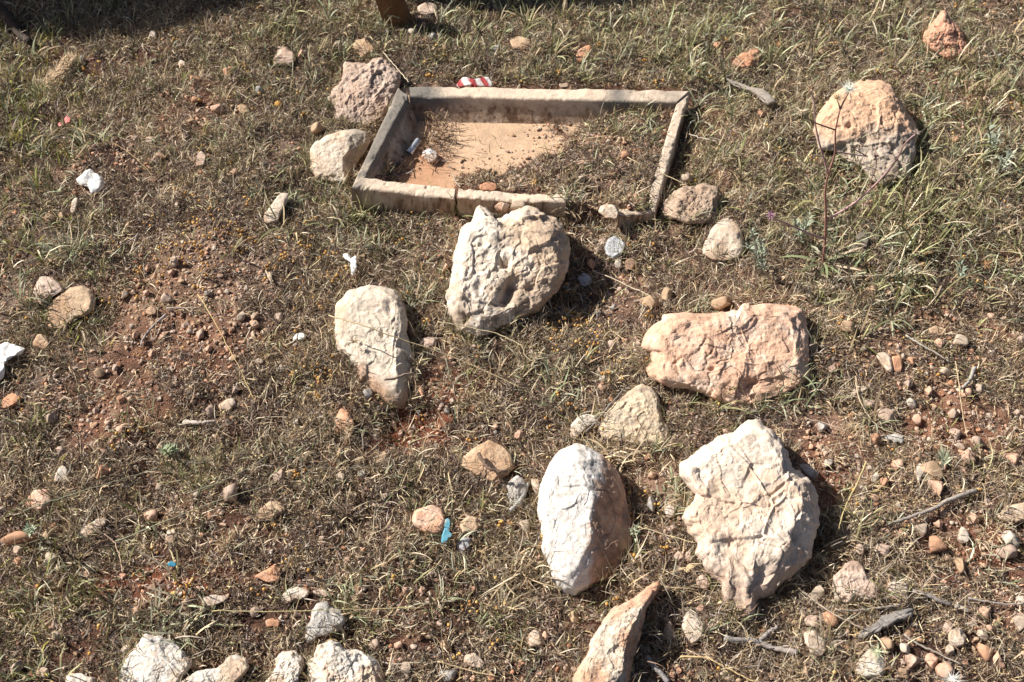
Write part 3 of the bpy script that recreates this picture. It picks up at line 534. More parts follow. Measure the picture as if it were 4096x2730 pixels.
 ('rock', 2000, 1780, [(1145,735),(1175,700),(1210,710),(1215,750),(1185,770),(1150,765)], 'pale pebble, left of a tight pair beside the largest boulder', 'cream', .5, .6),
 ('rock', 2000, 1780, [(1225,705),(1255,700),(1280,740),(1272,790),(1240,790),(1222,750)], 'brownish pebble, right of a tight pair beside the largest boulder', 'rosy', .5, .6),
 ('rock', 2000, 1780, [(190,1250),(230,1215),(260,1240),(300,1310),(270,1340),(185,1330)], 'dull cream stone in dry grass left of the long jagged rock', 'cream', .4, .7),
 ('rock', 2000, 1780, [(1080,420),(1130,385),(1160,420),(1150,490),(1100,480)], 'small white and pink stone between the two large white boulders', 'white', .45, .8),
 ('rock', 2996, 900, [(710,70),(760,45),(795,90),(790,180),(740,215),(700,180)], 'dark slate grey flat stone half hidden in the grass at the right', 'dark', .25, .5),
 ('rock', 2996, 900, [(830,850),(900,842),(940,880),(960,960),(930,990),(880,930)], 'curved cream shard in the stony ground right of the pink boulder', 'cream', .35, .9),
 ('rock', 2996, 900, [(940,870),(1000,862),(1015,920),(1005,980),(960,970)], 'flat orange stone beside the curved cream shard', 'orange', .35, .8),
 ('rock', 2996, 900, [(1180,690),(1230,665),(1310,690),(1300,730),(1220,740)], 'broad flat tan stone in the stony ground at the right', 'tan', .3, .7),
 ('rock', 2996, 900, [(520,940),(555,925),(580,945),(570,975),(530,975)], 'small pinkish white stone at the right foot of the pink boulder', 'rosy', .5, .9),
 ('rock', 1000, 900, [(1130,750),(1180,740),(1235,750),(1220,800),(1170,830),(1125,800)], 'pale stone between the tapering boulder and the pitted boulder', 'rosy', .4, .8),
 ('rock', 1000, 0, [(1100,50),(1160,15),(1230,30),(1240,80),(1180,110),(1120,95)], 'reddish brown rock right of the post at the top edge', 'rosy', .4, 1.2),
 ('rock', 2000, 0, [(385,555),(450,548),(455,575),(400,580)], 'thin cream stone right behind the rim of the trough', 'cream', .4, .6),
 ('rock', 1000, 0, [(540,625),(500,650),(505,672),(538,678),(548,650)], 'tiny white stone touching the gritty rock beside the trough', 'white', .5, .6),
 ('rock', 0, 0, [(1170,430),(1190,395),(1225,410),(1232,440),(1200,445)], 'small bright white stone in the grass at the upper left', 'white', .5, .6),
 ('rock', 0, 900, [(210,790),(250,720),(300,730),(330,790),(300,830),(240,810)], 'tan stone under yellow grass just below the touching pair', 'tan', .4, .8),
]
for nm, ox, oy, pl, lb, hue, hf, rg_ in R9:
    big = nm == 'boulder'
    stone(nm, T(ox, oy, pl), lb, hue, nm, hf=hf, tilt=12, rough=rg_, pits=(.9 if rg_ > 1.9 else .35 if rg_ > 1.1 else .12), mat=M_rough if rg_ > 1.4 else None, sink=.004,
          colf=(lambda col, U, Vv, a, b, g, un: mixc(mixc(col, .6*sst(.3, -.3, a), (.68, .65, .60)), .5*sst(.05, .4, b+.4*a), (.66, .46, .33))) if big else None,
          under=.5, res=(80 if big else None))
stone('rock', T(1000, 0, [(1140,1000),(1190,980),(1240,1010),(1242,1070),(1180,1080),(1140,1040)]), 'small pink and white stone lying on the floor of the trough', 'rosy', 'rock', hf=.6, tilt=14, rough=.8, obst=False, z0=FLOOR_Z+.001, sink=0,
      colf=lambda col, U, Vv, a, b, g, un: mixc(col, .9*sst(-.1, -.4, Vv), (.82, .82, .82)))
stone('rock', T(1000, 0, [(1510,1225),(1560,1205),(1620,1210),(1640,1245),(1600,1262),(1520,1260)]), 'orange stone lying on the fill against the front wall inside the trough', 'orange', 'rock', hf=.4, rough=.8, obst=False, lift=.01)

# ------------------------------------------------------------------ pebbles: shared meshes, every one its own object
def ico(sub):
    import bmesh
    bm = bmesh.new(); bmesh.ops.create_icosphere(bm, subdivisions=sub, radius=1.0)
    v = np.array([x.co[:] for x in bm.verts]); f = np.array([[w.index for w in g.verts] for g in bm.faces]); bm.free(); return v, f
ICO1, ICO2, ICO3 = ico(1), ico(2), ico(3)
def pebble_shape(v, seed, chip=.35):
    rg = np.random.default_rng(seed); s = v*1.0
    for _ in range(10):
        n = rg.normal(size=3); n /= np.linalg.norm(n); c = rg.uniform(.45, .85); d = s@n; s = s-np.outer(np.clip(d-c, 0, 9), n)*.97
    return s*(1+.14*fbm(v*1.4+seed, 3, seed))[:, None]
PEB = {}
for hue in ('tan', 'pink', 'orange', 'white', 'cream', 'rosy', 'grey'):
    for k in range(4):
        sd = 40+k+7*len(hue); v = pebble_shape(ICO3[0], sd); C = [np.array(c) for c in CR[hue]]
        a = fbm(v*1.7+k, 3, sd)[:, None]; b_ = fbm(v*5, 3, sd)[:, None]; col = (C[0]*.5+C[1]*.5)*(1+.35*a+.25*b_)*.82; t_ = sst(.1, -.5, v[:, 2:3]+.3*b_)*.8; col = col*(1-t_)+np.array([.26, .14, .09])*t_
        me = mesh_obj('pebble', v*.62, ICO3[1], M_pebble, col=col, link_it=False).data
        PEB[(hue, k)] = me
HUEW = dict(tan='tan', pink='salmon pink', orange='orange', white='white', cream='cream', rosy='pinkish brown', grey='grey')
landn = [(1980, 1060, 'the pitted boulder'), (1470, 1400, 'the tapering pale boulder'), (2900, 1400, 'the wide pink boulder'), (3010, 2030, 'the largest white boulder'), (2330, 2080, 'the oval boulder'), (2450, 2550, 'the long jagged rock'), (3460, 520, 'the golden orange boulder'),
         (3780, 160, 'the lumpy salmon rock'), (1460, 370, 'the gritty rock beside the trough'), (370, 730, 'the white crumpled paper'), (270, 1220, 'the touching pair of rocks'), (2100, 560, 'the trough'), (1790, 2130, 'the blue fragment'), (3430, 2330, 'the grainy pink tan rock'), (3540, 2500, 'the weathered bark piece'),
         (620, 2620, 'the leftmost bottom boulder'), (1380, 2620, 'the craggy bottom boulder'), (900, 1620, 'the wedge shaped stone'), (160, 2010, 'the salmon rock at the left'), (3960, 2060, 'the cream rock at the right edge'), (2540, 1720, 'the yellowish lichened rock'), (1370, 1690, 'the small orange brown rock'), (3640, 1380, 'the broad flat tan stone'), (870, 440, 'the flat beige stone'), (1100, 2350, 'the white and orange flakes')]
used = {}; npeb = 0
MARK = []  # x, y, rx, ry, hue in photograph px
def mk(ox, oy, lst): MARK.extend([(ox+.6057*x, oy+.6057*y, .6057*a, .6057*b, h) for x, y, a, b, h in lst])
mk(2996, 1780, [(1225,675,62,48,'orange'),(978,142,36,34,'pink'),(1195,180,55,60,'tan'),(1280,140,40,26,'pink'),(1545,1375,48,46,'orange'),(1390,795,32,38,'tan'),(1400,605,30,46,'white'),(1115,190,26,50,'white'),(525,1160,42,38,'orange'),(415,1170,42,34,'rosy'),(1430,80,50,34,'pink'),(880,700,46,34,'rosy'),(730,690,34,30,'rosy'),(880,250,26,24,'orange'),(830,220,26,24,'white'),(515,130,26,24,'white'),(910,1310,36,36,'tan'),(1025,1340,28,26,'white'),(1585,1215,28,24,'pink'),(1530,1265,32,26,'cream'),(1080,1430,46,36,'rosy'),(1200,1430,34,34,'pink'),(1320,1350,26,28,'cream'),(1620,1420,50,40,'pink'),(370,1490,22,36,'tan'),(1010,1520,40,24,'tan'),(1290,1500,50,40,'pink'),(1740,100,44,34,'pink'),(1700,720,60,36,'rosy'),(1710,640,44,44,'white'),(1790,1030,26,26,'white'),(1780,1180,50,40,'cream'),(1410,180,26,24,'pink'),(1240,285,46,44,'pink'),(1380,20,34,16,'cream'),(1245,530,26,22,'pink'),(1480,490,40,30,'pink'),(1120,565,56,36,'cream'),(820,355,26,22,'pink'),(1310,1210,36,30,'rosy'),(1550,1110,30,26,'pink'),(450,980,44,40,'cream')])
mk(2996, 900, [(1355,1385,32,34,'rosy'),(1495,1435,42,32,'rosy'),(1430,1530,46,36,'pink'),(1345,1250,34,26,'rosy'),(1380,780,44,34,'cream'),(1790,765,34,28,'rosy'),(1045,1055,30,26,'rosy'),(745,1095,30,24,'cream'),(795,1190,36,24,'rosy'),(905,1270,50,40,'rosy'),(1105,1290,34,30,'pink'),(1180,1105,22,30,'pink'),(1070,900,34,26,'orange'),(1250,790,40,28,'pink'),(1430,1120,36,28,'pink'),(1520,1080,28,24,'cream'),(1060,1190,30,26,'white'),(1285,980,30,22,'cream'),(700,1110,22,30,'cream'),(485,1345,32,26,'grey'),(1765,1250,20,18,'rosy'),(1595,610,22,18,'pink'),(810,445,36,24,'tan'),(830,1420,28,28,'orange'),(640,690,56,30,'tan'),(985,940,0,0,'tan')][:-1])
mk(0, 900, [(980,295,20,26,'pink'),(1155,245,26,30,'rosy'),(825,475,20,24,'cream'),(930,380,20,16,'pink'),(920,410,18,14,'pink'),(970,460,22,18,'pink'),(885,450,18,16,'rosy'),(1100,490,38,28,'rosy'),(1200,380,18,16,'tan'),(1140,320,20,18,'pink'),(690,595,22,22,'rosy'),(895,735,20,26,'pink'),(955,780,16,18,'pink'),(1015,855,26,22,'pink'),(765,950,18,22,'rosy'),(800,1160,26,24,'orange'),(340,1285,40,32,'rosy'),(800,1355,28,20,'pink'),(635,1235,22,22,'rosy'),(420,1505,40,34,'rosy'),(1390,1230,26,34,'rosy'),(1225,675,26,22,'rosy'),(1330,730,28,34,'rosy'),(1085,740,24,20,'pink'),(1040,700,18,22,'pink'),(1705,910,26,16,'cream'),(1690,610,18,20,'cream'),(1600,610,26,24,'cream'),(1690,665,24,20,'rosy'),(1755,720,30,22,'tan'),(1545,885,18,24,'tan'),(1385,820,24,20,'pink'),(700,210,20,18,'tan'),(655,985,32,22,'tan'),(1560,1100,28,22,'rosy'),(1500,450,16,14,'white'),(1380,460,26,12,'grey'),(1580,1497,9,9,'white'),(760,1300,9,9,'white'),(905,500,12,12,'pink'),(740,1440,12,16,'pink'),(690,1495,18,16,'pink')])
mk(0, 0, [(1270,810,20,20,'tan'),(1225,900,18,20,'rosy'),(1320,740,18,16,'rosy'),(1505,810,22,18,'rosy'),(1450,730,46,26,'pink'),(990,945,30,20,'cream'),(900,925,24,18,'rosy'),(1140,1090,20,18,'rosy'),(1055,1045,40,18,'pink'),(1215,1020,16,14,'rosy'),(1515,490,34,30,'orange'),(1290,670,24,22,'orange'),(1290,540,34,26,'orange'),(1010,245,22,24,'white'),(550,400,18,22,'grey'),(330,1455,34,22,'tan'),(415,1430,20,22,'tan'),(175,1475,18,30,'tan'),(1180,1360,18,18,'cream'),(905,1375,14,16,'white'),(1560,1150,36,18,'pink'),(820,795,12,14,'grey'),(1720,610,32,26,'grey'),(1210,1040,14,16,'tan')])
mk(1000, 900, [(40,610,20,24,'tan'),(40,665,22,24,'tan'),(195,615,26,28,'rosy'),(100,725,28,24,'rosy'),(60,915,28,16,'cream'),(1480,820,26,22,'rosy'),(1135,1100,16,46,'orange'),(1080,715,22,28,'tan'),(1245,720,16,18,'pink'),(1300,1235,22,18,'grey'),(1620,1345,22,16,'pink'),(1780,1390,36,26,'pink'),(310,1305,18,18,'white'),(780,1115,30,34,'grey'),(1295,290,18,36,'pink'),(1540,1340,12,10,'white'),(1620,1375,12,12,'grey')])
mk(2000, 900, [(780,265,30,26,'white'),(610,270,28,34,'orange'),(680,120,26,22,'rosy'),(640,170,20,18,'rosy'),(745,800,44,32,'rosy'),(905,800,26,22,'cream'),(1000,800,0,0,'tan'),(680,1020,22,18,'white'),(655,970,22,20,'rosy'),(670,1080,24,22,'pink'),(130,1395,36,26,'pink'),(205,1385,12,14,'cream'),(990,520,60,36,'tan'),(1095,470,40,44,'tan'),(1460,520,60,40,'tan'),(1260,770,0,0,'tan'),(650,590,34,28,'grey'),(440,410,34,20,'grey'),(680,365,22,18,'rosy'),(600,905,14,12,'tan'),(750,550,22,18,'grey'),(1640,520,0,0,'tan')])
mk(0, 1780, [(690,180,36,42,'orange'),(740,170,14,20,'pink'),(130,640,100,28,'orange'),(335,590,34,34,'tan'),(130,700,26,34,'rosy'),(130,780,22,22,'orange'),(360,750,38,24,'cream'),(1050,290,22,20,'cream'),(1010,480,50,34,'pink'),(1530,330,60,54,'rosy'),(880,725,30,18,'cream'),(910,1110,34,30,'pink'),(350,540,22,14,'orange'),(1240,1060,44,34,'tan'),(1165,990,18,18,'cream'),(1195,995,14,16,'white'),(1060,995,24,10,'white'),(580,855,24,18,'pink'),(370,1180,22,26,'rosy'),(370,1270,24,20,'cream'),(300,1510,30,26,'rosy'),(270,1500,20,30,'tan'),(840,1350,24,24,'cream'),(1290,1460,40,34,'pink'),(1340,1090,20,16,'rosy'),(1600,190,30,18,'rosy'),(560,1500,0,0,'tan'),(110,1480,34,40,'rosy'),(1580,40,10,10,'white'),(260,70,16,16,'rosy'),(1680,1110,26,22,'rosy')])
mk(1000, 1780, [(890,350,20,20,'cream'),(740,205,24,24,'grey'),(595,225,30,26,'cream'),(900,80,34,24,'tan'),(210,210,44,34,'rosy'),(1035,970,34,24,'pink'),(1135,970,24,24,'pink'),(710,1010,50,18,'pink'),(990,1470,0,0,'tan'),(1030,1490,36,40,'cream'),(1320,1530,60,34,'grey'),(1480,1540,26,18,'pink'),(1600,1540,24,20,'orange'),(985,1330,34,20,'pink'),(830,1330,34,30,'rosy'),(1290,1330,34,26,'tan'),(40,650,22,14,'cream'),(140,715,16,16,'white'),(460,485,24,16,'tan'),(265,665,10,14,'white'),(40,1100,40,20,'rosy')])
mk(2000, 1780, [(1000,210,30,22,'pink'),(995,400,30,44,'grey'),(170,530,34,40,'cream'),(240,270,26,46,'cream'),(90,370,26,40,'grey'),(260,750,24,22,'pink'),(490,1140,30,30,'tan'),(1100,960,26,22,'rosy'),(1110,1220,40,50,'rosy'),(300,1260,22,24,'pink'),(590,1050,0,0,'tan'),(950,880,34,18,'rosy'),(910,850,24,20,'white'),(805,895,16,14,'white'),(1330,1080,36,20,'pink'),(470,1310,0,0,'tan'),(1040,720,46,26,'rosy'),(270,1520,24,16,'pink'),(1140,560,40,20,'rosy')])
mk(2000, 0, [(825,1040,34,24,'orange'),(30,1375,40,22,'rosy'),(130,1345,16,18,'orange'),(390,1045,10,10,'white'),(235,1040,26,16,'cream'),(1440,320,34,20,'orange'),(1240,900,0,0,'tan'),(1265,925,20,16,'orange'),(1240,1185,40,22,'cream'),(530,1190,34,16,'cream')])
mk(1000, 0, [(345,365,22,28,'pink'),(910,210,14,18,'white'),(1080,215,26,22,'white'),(450,850,34,44,'tan'),(1635,330,26,26,'grey'),(1285,330,24,24,'tan'),(1215,255,36,26,'dark'),(1625,205,22,18,'tan'),(1660,1380,50,26,'pink'),(1760,1375,50,22,'cream')])
mk(2996, 0, [(1350,940,26,20,'orange'),(1730,440,16,14,'orange'),(20,370,36,34,'orange'),(1410,850,14,12,'pink'),(1720,1100,24,18,'white'),(1650,380,18,14,'grey'),(80,760,34,20,'orange')])
random.seed(3)
def add_pebble(x, y, a, b, hue):
    global npeb
    if a <= 0: return
    pxs = math.sqrt(a*b)
    p = at(x, y+b*.3); sc = np.linalg.norm(CAM-p)/PXF
    hue2 = 'grey' if hue == 'dark' else hue
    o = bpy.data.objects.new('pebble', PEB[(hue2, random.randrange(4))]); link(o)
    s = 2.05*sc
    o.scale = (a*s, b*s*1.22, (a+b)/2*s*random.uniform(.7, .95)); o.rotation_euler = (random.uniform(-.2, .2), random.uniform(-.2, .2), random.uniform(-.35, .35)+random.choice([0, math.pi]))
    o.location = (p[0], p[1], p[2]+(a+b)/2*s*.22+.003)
    size = 'tiny' if pxs < 13 else 'small' if pxs < 24 else 'palm sized'
    lx, ly, ln = min(landn, key=lambda t: (t[0]-x)**2+(t[1]-y)**2)
    dx, dy = x-lx, y-ly; far = math.hypot(dx, dy) > 330
    dirs = ('right of ' if dx > 0 else 'left of ') if abs(dx) > 1.6*abs(dy) else ('below ' if dy > 0 else 'above ') if abs(dy) > 1.6*abs(dx) else (('below and ' if dy > 0 else 'above and ')+('right of ' if dx > 0 else 'left of '))
    shp = 'long ' if a > 1.5*b else 'upright ' if b > 1.4*a else 'roundish ' if abs(a/b-1) < .12 else ''
    lab = f"{size} {shp}{HUEW[hue2]} pebble {dirs}{ln}"
    used.setdefault(lab, []).append(o); tag(o, lab, 'pebble', 'loose pebbles on the ground'); npeb += 1
    if pxs > 22: OBST.append([(x+a*.85*math.cos(t), y+b*.85*math.sin(t)) for t in np.linspace(0, 6.28, 9)[:-1]])
MARK.sort(key=lambda m: -m[2]*m[3])
for m_ in MARK[:300-0]: add_pebble(*m_)
for lab, os_ in used.items():
    if len(os_) > 1:
        os_.sort(key=lambda o: o.location.x)
        if len(os_) == 2: os_[0]['label'] = lab+', left of two'; os_[1]['label'] = lab+', right of two'
        else:
            names = {3: ['leftmost', 'middle', 'rightmost'], 4: ['leftmost', 'second from left', 'third from left', 'rightmost']}.get(len(os_))
            for i_, o in enumerate(os_): o['label'] = lab+', '+(names[i_] if names else ['first', 'second', 'third', 'fourth', 'fifth', 'sixth', 'seventh', 'eighth', 'ninth', 'tenth'][min(i_, 9)]+' from left')

for o in bpy.data.objects:
    if o.name.startswith('pebble') and 'label' in o and len(o['label'].split()) > 16: o['label'] = o['label'].replace(' the ', ' ').replace(' roundish', '')
def blocked(X, Y):
    r = np.zeros(len(X), bool)
    for p in OBST:
        q = np.array(p); m = (X > q[:, 0].min()) & (X < q[:, 0].max()) & (Y > q[:, 1].min()) & (Y < q[:, 1].max())
        if m.any():
            i = np.where(m)[0]; r[i] |= inpoly(p, X[i], Y[i])
    return r
def sample(n, margin=260):
    """uniform points over the visible ground plus a margin"""
    x = RNG.uniform(-1.75, 1.75, n*2); y = RNG.uniform(.5, 3.0, n*2); z = H(x, y); X, Y = to_px(np.stack([x, y, z], 1))
    k = (X > -margin) & (X < 4096+margin) & (Y > -margin) & (Y < 2730+margin); i = np.where(k)[0][:n]
    return x[i], y[i], z[i], X[i], Y[i]

# ------------------------------------------------------------------ gravel and crumbs (nobody could count them)
def instancer(name, protos, P, rot, scl, idx, label, cat):
    coll = bpy.data.collections.new(name+'_shapes')
    for k, (v, f, c, m, sm) in enumerate(protos): coll.objects.link(mesh_obj('%s_%03d' % (name, k), v, f, m, col=c, smooth=sm, link_it=False))
    me = bpy.data.meshes.new(name); me.vertices.add(len(P)); me.vertices.foreach_set('co', P.astype(np.float32).ravel())
    for an, ty, dat, key in (('rot', 'FLOAT_VECTOR', rot, 'vector'), ('scl', 'FLOAT_VECTOR', scl, 'vector'), ('idx', 'INT', idx.astype(np.int32), 'value')):
        a = me.attributes.new(an, ty, 'POINT'); a.data.foreach_set(key, np.ascontiguousarray(dat, np.int32 if ty == 'INT' else np.float32).ravel())
    o = link(bpy.data.objects.new(name, me)); ng = bpy.data.node_groups.new(name, 'GeometryNodeTree')
    ng.interface.new_socket('Geometry', in_out='INPUT', socket_type='NodeSocketGeometry'); ng.interface.new_socket('Geometry', in_out='OUTPUT', socket_type='NodeSocketGeometry')
    gi, go, ip, ci = (ng.nodes.new(t) for t in ('NodeGroupInput', 'NodeGroupOutput', 'GeometryNodeInstanceOnPoints', 'GeometryNodeCollectionInfo'))
    ci.inputs[0].default_value = coll; ci.inputs[1].default_value = True; ci.inputs[2].default_value = True; ip.inputs['Pick Instance'].default_value = True
    L = ng.links; L.new(gi.outputs[0], ip.inputs['Points']); L.new(ci.outputs[0], ip.inputs['Instance']); L.new(ip.outputs[0], go.inputs[0])
    for an, dt, sk in (('rot', 'FLOAT_VECTOR', 'Rotation'), ('scl', 'FLOAT_VECTOR', 'Scale'), ('idx', 'INT', 'Instance Index')):
        n = ng.nodes.new('GeometryNodeInputNamedAttribute'); n.data_type = dt; n.inputs[0].default_value = an
        out = [q for q in n.outputs if q.enabled and q.name == 'Attribute'][0]; L.new(out, ip.inputs[sk])
    o.modifiers.new('scatter', 'NODES').node_group = ng
    return tag(o, label, cat, kind='stuff')
def edge_(x, y, X, Y):
    P = np.stack([x, y, 0*x], 1); return sdist(BARE, X, Y)+60*fbm(P*30, 3, 55)+70*fbm(P*10, 2, 56)
def gravel(n, smin, smax, powr, name, hues, ico_, label, cat, k0=.22, dirt=.25, seed=3):
    x, y, z, X, Y = sample(n); w = np.clip(k0+.9*field(BARE_Z, X, Y)-.22*field(GREEN_Z, X, Y)+.3*fbm(np.stack([x, y, 0*x], 1)*6, 3, seed), .03, 1.2)
    ins = sdist(_tw, x, y) < 0; sb = edge_(x, y, X, Y); w = np.where(ins, np.where(sb < 0, .75*np.exp(sb/22), 1.0), w)
    k = (RNG.random(len(x)) < w) & ~blocked(X, Y); x, y, z = x[k], y[k], z[k]; fl = ins[k] & (sb[k] < 5); z = np.where(fl, np.maximum(z, FLOOR_Z), z); m = len(x)
    sz = smin+(smax-smin)*RNG.random(m)**powr; pr = []
    for h in hues:
        for j in range(3):
            v = pebble_shape(ico_[0], seed+len(pr)); a = fbm(v*2+j, 2, 5)[:, None]; c = np.array(CR[h][j % 2])*(1+.3*a)*RNG.uniform(.75, 1.05); pr.append((v, ico_[1], c*(1-dirt)+np.array([.26, .14, .09])*dirt, M_pebble, False))
    S3 = sz[:, None]*np.stack([RNG.uniform(.85, 1.3, m), RNG.uniform(.7, 1.1, m), RNG.uniform(.55, .9, m)], 1)
    return instancer(name, pr, np.stack([x, y, z+sz*.30], 1), np.stack([RNG.normal(0, .3, m), RNG.normal(0, .3, m), RNG.uniform(0, 6.28, m)], 1), S3, RNG.integers(0, len(pr), m), label, cat)
gravel(62000, .0020, .0066, 2.0, 'gravel', ['tan', 'pink', 'rosy', 'orange', 'cream', 'rosy', 'tan', 'brown'], ICO2, 'loose gravel of tan and pinkish stones between the dry plants', 'gravel', .42, .12)
gravel(80000, .0012, .0030, 1.3, 'soil_crumbs', ['orange', 'brown', 'pink', 'tan', 'brown', 'rosy'], ICO1, 'crumbs of red and tan earth covering the soil', 'soil crumbs', .45, .5, 9)

# ------------------------------------------------------------------ ribbons for grass
def ribbons(P, az, th0, curl, L, Wd, col, seg=3, side_tilt=None, clampz=True, taper=True, root=None, curlaz=None):
    n = len(P); pts = [P]; th = th0.copy(); a_ = az.copy(); p = P.copy()
    for k in range(seg):
        d = np.stack([np.sin(th)*np.cos(a_), np.sin(th)*np.sin(a_), np.cos(th)], 1); p = p+d*(L/seg)[:, None]
        if clampz: p = p.copy(); p[:, 2] = np.maximum(p[:, 2], H(p[:, 0], p[:, 1])+.0008)
        pts.append(p); th = th+curl/seg
        if curlaz is not None: a_ = a_+curlaz/seg
    st = RNG.uniform(-1.2, 1.2, n) if side_tilt is None else side_tilt
    sd = np.stack([-np.sin(az)*np.cos(st), np.cos(az)*np.cos(st), np.sin(st)], 1)
    vs = []; nv = 2*seg+1
    prof = [.75, 1.0, .72, .5][:seg] if seg == 3 else [.7, 1., .95, .75, .45][:seg]
    v = np.zeros((n, nv, 3))
    for k in range(seg): hw = (Wd*prof[k]*.5)[:, None]*sd; v[:, 2*k] = pts[k]-hw; v[:, 2*k+1] = pts[k]+hw
    v[:, 2*seg] = pts[seg]
    t = []
    for k in range(seg-1): t += [(2*k, 2*k+1, 2*k+3), (2*k, 2*k+3, 2*k+2)]
    t.append((2*seg-2, 2*seg-1, 2*seg)); t = np.array(t)
    f = (t[None]+(np.arange(n)*nv)[:, None, None]).reshape(-1, 3)
    c = np.repeat(col[:, None], nv, 1)
    if root is not None:
        g = np.array([1.0, .8]+[0]*(nv-2))[None, :, None]*.7; c = c*(1-g)+root[:, None]*g
    return v.reshape(-1, 3), f, c.reshape(-1, 3)
STRAW = np.array([(.64, .50, .315), (.50, .375, .225), (.38, .27, .16), (.74, .63, .45)]); TWIG = np.array([(.38, .31, .245), (.25, .185, .14), (.13, .088, .064), (.56, .485, .39), (.27, .165, .105)])
GREEN = np.array([(.24, .235, .085), (.33, .32, .15), (.17, .18, .06), (.42, .42, .22), (.46, .41, .22)]); PALEG = np.array([(.40, .415, .26), (.54, .54, .39), (.30, .34, .19)]); YELG = np.array([(.30, .29, .055), (.24, .26, .05), (.36, .31, .07)])
def pick(pal, n): return pal[RNG.integers(0, len(pal), n)]*(RNG.random(n)**1.1*.80+.42)[:, None]
def inside_bare(x, y, X, Y, d=18): return (sdist(_tw, x, y) < .0) & (edge_(x, y, X, Y) < d*RNG.uniform(-.3, 3.2, len(x)))

# dry thatch: short curled stems lying every way
def thatch(n, name, label, cat, Lr, Wr, pal, seg, lie, wfloor, seed):
    x, y, z, X, Y = sample(n); b = field(BARE_Z, X, Y)
    pn = fbm(np.stack([x, y, 0*x], 1)*9, 3, seed)
    w = np.clip(wfloor+.9-.95*b+.9*pn, .03, 1)
    k = (RNG.random(len(x)) < w) & ~blocked(X, Y) & ~inside_bare(x, y, X, Y); x, y, z = x[k], y[k], z[k]; m = len(x)
    cl = RNG.integers(0, 99999); az = RNG.uniform(0, 6.28, m); lay = RNG.random(m)**2*.012
    P = np.stack([x, y, z+lay], 1); th = RNG.normal(lie, .35, m); L = RNG.uniform(*Lr, m); Wd = RNG.uniform(*Wr, m)
    v, f, c = ribbons(P, az, th, RNG.normal(.2, .9, m), L, Wd, pick(pal, m), seg, curlaz=RNG.normal(0, 1.6, m))
    o = mesh_obj(name, v, f, M_dry, col=c, smooth=False); return tag(o, label, cat, kind='stuff')
def litter(n, name, label, nst, rad, Lr, Wr, pal, lie, hgt, wfun, np_, seed, curl=.9, segs=3, greens=None):
    pr = []; rg = np.random.default_rng(seed)
    for k in range(np_):
        ra = rg.uniform(0, 6.28, nst); r = rg.random(nst)**.6*rad; P = np.stack([r*np.cos(ra), r*np.sin(ra), rg.random(nst)**1.6*hgt], 1)
        tint = np.array([1, rg.uniform(.93, 1.03), rg.uniform(.85, 1.1)])*rg.uniform(.7, 1.2)
        v, f, c = ribbons(P, rg.uniform(0, 6.28, nst), np.abs(rg.normal(lie, .4, nst)), rg.normal(.2, curl, nst), rg.uniform(*Lr, nst), rg.uniform(*Wr, nst), pick(pal, nst)*tint, segs, curlaz=rg.normal(0, 2.0, nst), clampz=False)
        pr.append((v, f, c, M_dry, False))
    x, y, z, X, Y = sample(n); w = wfun(x, y, X, Y); k = (RNG.random(len(x)) < w) & ~blocked(X, Y) & ~inside_bare(x, y, X, Y, 30)
    x, y, z = x[k], y[k], z[k]; m = len(x); e = .012; sx = (H(x+e, y)-H(x-e, y))/(2*e); sy = (H(x, y+e)-H(x, y-e))/(2*e); q = RNG.uniform(0, 6.28, m)
    from mathutils import Euler, Matrix
    rot = np.zeros((m, 3)); up = Vector((0, 0, 1))
    for i_ in range(m):
        nn = Vector((-sx[i_], -sy[i_], 1)).normalized(); rot[i_] = (up.rotation_difference(nn).to_matrix()@Matrix.Rotation(q[i_], 3, 'Z')).to_euler()[:]
    s3 = RNG.uniform(.75, 1.25, m)[:, None]*np.ones((1, 3))
    return instancer(name, pr, np.stack([x, y, z-.0005], 1), rot, s3, RNG.integers(0, len(pr), m), label, 'plant litter')
_pn = lambda x, y, f, s_: fbm(np.stack([x, y, 0*x], 1)*f, 3, s_)
litter(30000, 'dry_litter', 'matted grey and brown plant litter covering most of the ground', 40, .017, (.007, .020), (.0009, .0019), np.vstack([TWIG, TWIG[1:3], TWIG[4:], STRAW[:2]]), 1.25, .007, lambda x, y, X, Y: np.clip(.66-.70*field(BARE_Z, X, Y)+1.7*_pn(x, y, 9, 5), .04, 1), 14, 5)
litter(17000, 'dry_grass', 'thin straw coloured dry grass stems lying over the ground', 16, .020, (.016, .042), (.0007, .0014), np.vstack([STRAW, STRAW, TWIG[3:4], TWIG[:1]]), 1.1, .008, lambda x, y, X, Y: np.clip(.52-.5*field(BARE_Z, X, Y)+1.5*_pn(x, y, 8, 15), .04, 1), 12, 15, 1.1, 4)
litter(6500, 'fine_green_growth', 'fine short green shoots mixed into the litter', 14, .015, (.010, .026), (.0010, .0022), np.vstack([GREEN, PALEG, STRAW[:1]]), .75, .003, lambda x, y, X, Y: np.clip(.10+.45*field(GREEN_Z, X, Y)-.3*field(BARE_Z, X, Y)+.45*_pn(x, y, 9, 25), .02, 1), 12, 25, .9, 3)

